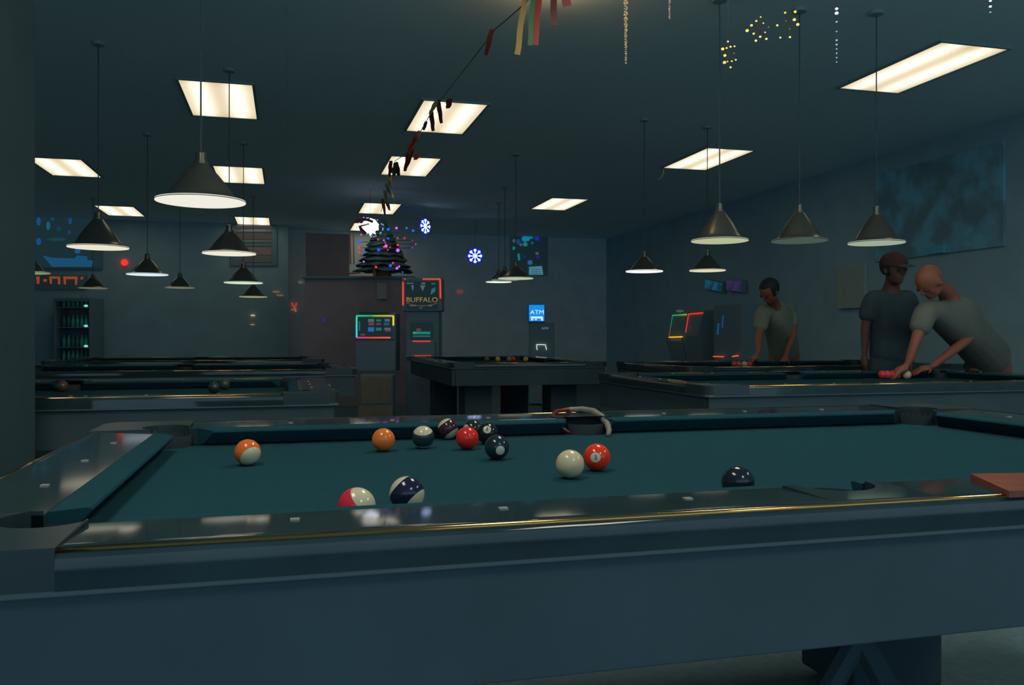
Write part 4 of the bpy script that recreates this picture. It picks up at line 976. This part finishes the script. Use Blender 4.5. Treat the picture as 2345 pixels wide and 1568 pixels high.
def hand(bm, wrist, d, palm_n, side, curl=.25):
    """palm, four fingers of different length and a thumb leaving the side of the palm"""
    d = Vector(d).normalized(); n = Vector(palm_n); n = (n-d*n.dot(d)).normalized(); s = d.cross(n)*side
    kn = []
    for i, (off, ln) in enumerate(((.030, .072), (.010, .080), (-.010, .075), (-.029, .058))):
        k = Vector(wrist)+d*.085+s*off; kn.append(k)
        p1 = k+(d*.9+s*off*2.2+n*curl*.5).normalized()*ln*.42
        p2 = p1+(d*.8+s*off*2+n*curl*1.6).normalized()*ln*.32
        p3 = p2+(d*.6+s*off*1.6+n*curl*2.8).normalized()*ln*.26
        tube(bm, [Vector(wrist)+d*.03+s*off*.6, k, p1, p2, p3], [.012, .0105, .0095, .0088, .0075], 8); ball(bm, p3, .0078, 8, 6)
    tb = Vector(wrist)+d*.028+s*.030; t1 = tb+(d*.6+s*.8+n*.2).normalized()*.038; t2 = t1+(d*.85+s*.45+n*.3).normalized()*.030
    tube(bm, [Vector(wrist)+d*.012+s*.012, tb, t1, t2], [.015, .014, .011, .009], 8); ball(bm, t2, .0092, 8, 6)
    ball(bm, Vector(wrist)+d*.050, .045, 14, 10, s=(1, 1, .5) if abs(n.z) > .6 else (1, 1, 1)) if abs(n.z) > .6 else None
    tube(bm, [Vector(wrist), Vector(wrist)+d*.05, Vector(wrist)+d*.088], [.024, .030, .027], 10)
def person(label, foot, J, face, skinm, shirt, pants, hairm=None, cap=None, vox=.011, bald=False):
    """J: dict of joints in room coordinates: hip, chest, neck, head, shoulders, elbows, wrists, knees, ankles"""
    t = thing('person', foot, label, 'person')
    o = Vector(foot); j = {k: Vector(v)-o for k, v in J.items()}
    W = lambda a, b, f: a+(b-a)*f
    arms = []
    for s in 'lr':
        sh, el, wr = j['sh'+s], j['el'+s], j['wr'+s]
        arms.append([(j['chest'], .105), (W(j['chest'], sh, .6), .070), (sh, .056), (W(sh, el, .5), .047), (el, .038), (W(el, wr, .4), .036), (wr, .025)])
    legs = []
    for s in 'lr':
        h = j['hp'+s]; legs.append([(j['hip'], .115), (h, .085), (W(h, j['kn'+s], .5), .072), (j['kn'+s], .056), (W(j['kn'+s], j['an'+s], .35), .056), (j['an'+s], .036)])
    tor = [(j['hip'], .115), (W(j['hip'], j['chest'], .5), .10), (j['chest'], .105), (j['neck'], .06), (W(j['neck'], j['head'], .6), .055), (j['head'], .06)]
    bm = skin_bm([tor]+arms+legs)
    hb, mt = head_bm(j['head'], face, (j['head']-j['neck']).normalized()*.4+Vector((0, 0, 1))); join(bm, hb)
    for s, sd in (('l', 1), ('r', -1)):
        d = J['hd'+s]; hand(bm, j['wr'+s], d, J.get('pn'+s, (0, 0, -1)), sd)
        fd = Vector(J['ft']).normalized(); ball(bm, j['an'+s]+fd*.07+Vector((0, 0, -.045)), .05, 12, 8, s=(1.5, 1.5, .7))
    body = mesh_obj('body', fuse(bm, vox), skinm, t, smooth=True)
    # shirt over torso and upper arms
    sl = []
    for a in arms:
        el = a[4][0]; sh = a[2][0]; sl.append([(j['chest'], .148), (a[1][0], .095), (sh, .076), (W(sh, el, .45), .068), (W(sh, el, .80), .064)])
    sb = skin_bm([[(W(j['hip'], j['chest'], -.25), .165), (W(j['hip'], j['chest'], .1), .155), (W(j['hip'], j['chest'], .5), .146), (j['chest'], .150), (W(j['chest'], j['neck'], .72), .085)]]+sl)
    def puff(b, d):
        b.normal_update()
        for v in b.verts: v.co += v.normal*d
        return b
    mesh_obj('shirt', puff(fuse(sb, vox), .010), shirt, t, smooth=True)
    pb = skin_bm([[(W(j['hip'], j['chest'], .10), .150), (j['hip'], .156)]]+[[(j['hip'], .156), (l[1][0], .112), (l[2][0], .095), (l[3][0], .072), (l[4][0], .068), (W(l[4][0], l[5][0], .9), .058)] for l in legs])
    mesh_obj('trousers', puff(fuse(pb, vox), .022), pants, t, smooth=True)
    for s in 'lr':
        fd = Vector(J['ft']).normalized(); b = bmesh.new(); pa = j['an'+s]
        x = fd; z = Vector((0, 0, 1)); y = z.cross(x)
        ball(b, (.075, 0, -.0), .055, 16, 10, s=(1.9, .85, .8)); box(b, -.04, .165, -.042, .042, -.045, -.025, .01)
        m_ = Matrix((x, y, z)).transposed().to_4x4(); m_.translation = Vector((pa.x, pa.y, .045)); b.transform(m_)
        mesh_obj('shoe', b, M['black'], t)
    for s in (-1, 1):
        b = bmesh.new(); ball(b, (.083, s*.032, .012), .0125, 10, 8, mi=0); ball(b, (.0935, s*.032, .012), .0050, 8, 6, mi=1); b.transform(mt); mesh_obj('eye', b, [M['eye'], M['hair']], t)
    if hairm:
        b = bmesh.new(); ball(b, (-.018, 0, .034), .106, 24, 16, s=(1.0, .84, .94)); b.transform(mt)
        inv = mt.inverted(); kill = [v for v in b.verts if (inv @ v.co).x > .048 and (inv @ v.co).z < .085 or (inv @ v.co).z < -.045]
        bmesh.ops.delete(b, geom=kill, context='VERTS'); mesh_obj('hair', b, hairm, t, smooth=True)
    if cap:
        b = bmesh.new(); ball(b, (-.012, 0, .045), .110, 24, 16, s=(1.0, .86, .86)); kill = [v for v in b.verts if v.co.z < .045]; bmesh.ops.delete(b, geom=kill, context='VERTS')
        b.transform(mt); cp = mesh_obj('cap', b, cap[0], t, smooth=True)
        b = bmesh.new(); ball(b, (.115, 0, .048), .07, 20, 8, s=(1.0, 1.0, .10)); b.transform(mt); mesh_obj('cap_brim', b, cap[1], cp, smooth=True)
    return t
# the bald man leaning over the table
Zb = 5.95
hd = P(2130, 646, 5.75); nk = P(2168, 668, 5.92); ch = P(2190, 735, 6.0); hp = P(2262, 812, 6.5)
ft = P(2266, 812, 6.55); ft.z = 0
J = dict(head=hd, neck=nk, chest=ch, hip=hp,
         shl=P(2212, 698, 6.15), ell=P(2222, 772, 6.0), wrl=P(2130, 842, 5.83), shr=P(2122, 706, 5.78), elr=P(2098, 778, 5.70), wrr=P(2078, 838, 5.70),
         hpl=hp+RV*.10+UV*-.04, hpr=hp-RV*.10+UV*-.04, knl=ft+RV*.14+FV*.05+UV*.50, knr=ft-RV*.12-FV*.08+UV*.50, anl=ft+RV*.16+FV*.12+UV*.09, anr=ft-RV*.12+FV*.02+UV*.09,
         hdl=tuple(-RV*.9-FV*.25-UV*.15), hdr=tuple(-RV*.8-FV*.1-UV*.45), ft=tuple(-RV*.8-FV*.5))
person('bald man in grey white T-shirt leaning over the right table, hands on cloth', ft, J, tuple(-RV*.62-FV*.15-UV*.70), M['skin'], M['tee'], M['darkcloth'])
# person in the pale shirt leaning at the table behind
Zb = 8.2; hd = P(1762, 668, 8.15); nk = P(1772, 692, 8.35); ch = P(1778, 728, 8.5); hp = P(1795, 800, 8.75); ft = P(1800, 800, 8.85); ft.z = 0
J = dict(head=hd, neck=nk, chest=ch, hip=hp, shl=P(1808, 708, 8.6), ell=P(1818, 762, 8.5), wrl=P(1800, 815, 8.3), shr=P(1748, 712, 8.35), elr=P(1738, 770, 8.2), wrr=P(1736, 812, 8.05),
         hpl=hp+RV*.09-UV*.04, hpr=hp-RV*.09-UV*.04, knl=ft+RV*.1+UV*.5, knr=ft-RV*.1+UV*.5, anl=ft+RV*.1+FV*.08+UV*.09, anr=ft-RV*.1+FV*.02+UV*.09,
         hdl=tuple(-RV*.4-UV*.7-FV*.2), hdr=tuple(-RV*.6-UV*.6), ft=tuple(-RV*.6-FV*.7))
person('dark-haired person in a pale yellowish T-shirt leaning at the table behind the bald man', ft, J, tuple(-RV*.6-FV*.3-UV*.6), M['skin'], M['tee2'], M['darkcloth'], hairm=M['hair'])
# standing person in dark clothes and cap behind the bald man
Zb = 6.6; hd = P(2048, 618, Zb-.1); nk = P(2042, 655, Zb); ch = P(2040, 700, Zb); hp = P(2040, 812, Zb); ft = P(2040, 812, Zb); ft.z = 0
J = dict(head=hd, neck=nk, chest=ch, hip=hp, shl=P(2082, 680, Zb), ell=P(2090, 750, Zb), wrl=P(2084, 812, Zb-.1), shr=P(1996, 682, Zb), elr=P(1982, 750, Zb), wrr=P(1980, 812, Zb-.12),
         hpl=hp+RV*.09-UV*.04, hpr=hp-RV*.09-UV*.04, knl=ft+RV*.1+UV*.5, knr=ft-RV*.1+UV*.5, anl=ft+RV*.1+UV*.09, anr=ft-RV*.1+UV*.09,
         hdl=(0, 0, -1), hdr=(0, 0, -1), pnl=tuple(-RV), pnr=tuple(RV), ft=tuple(-FV))
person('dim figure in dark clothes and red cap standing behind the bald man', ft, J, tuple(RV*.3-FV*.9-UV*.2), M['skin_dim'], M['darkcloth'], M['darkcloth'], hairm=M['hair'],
       cap=(mat('shaded_red_cap', (.085, .035, .035), .9), mat('green_brim', (.03, .11, .08), .9)))  # cap colour darkened too, its shade painted in
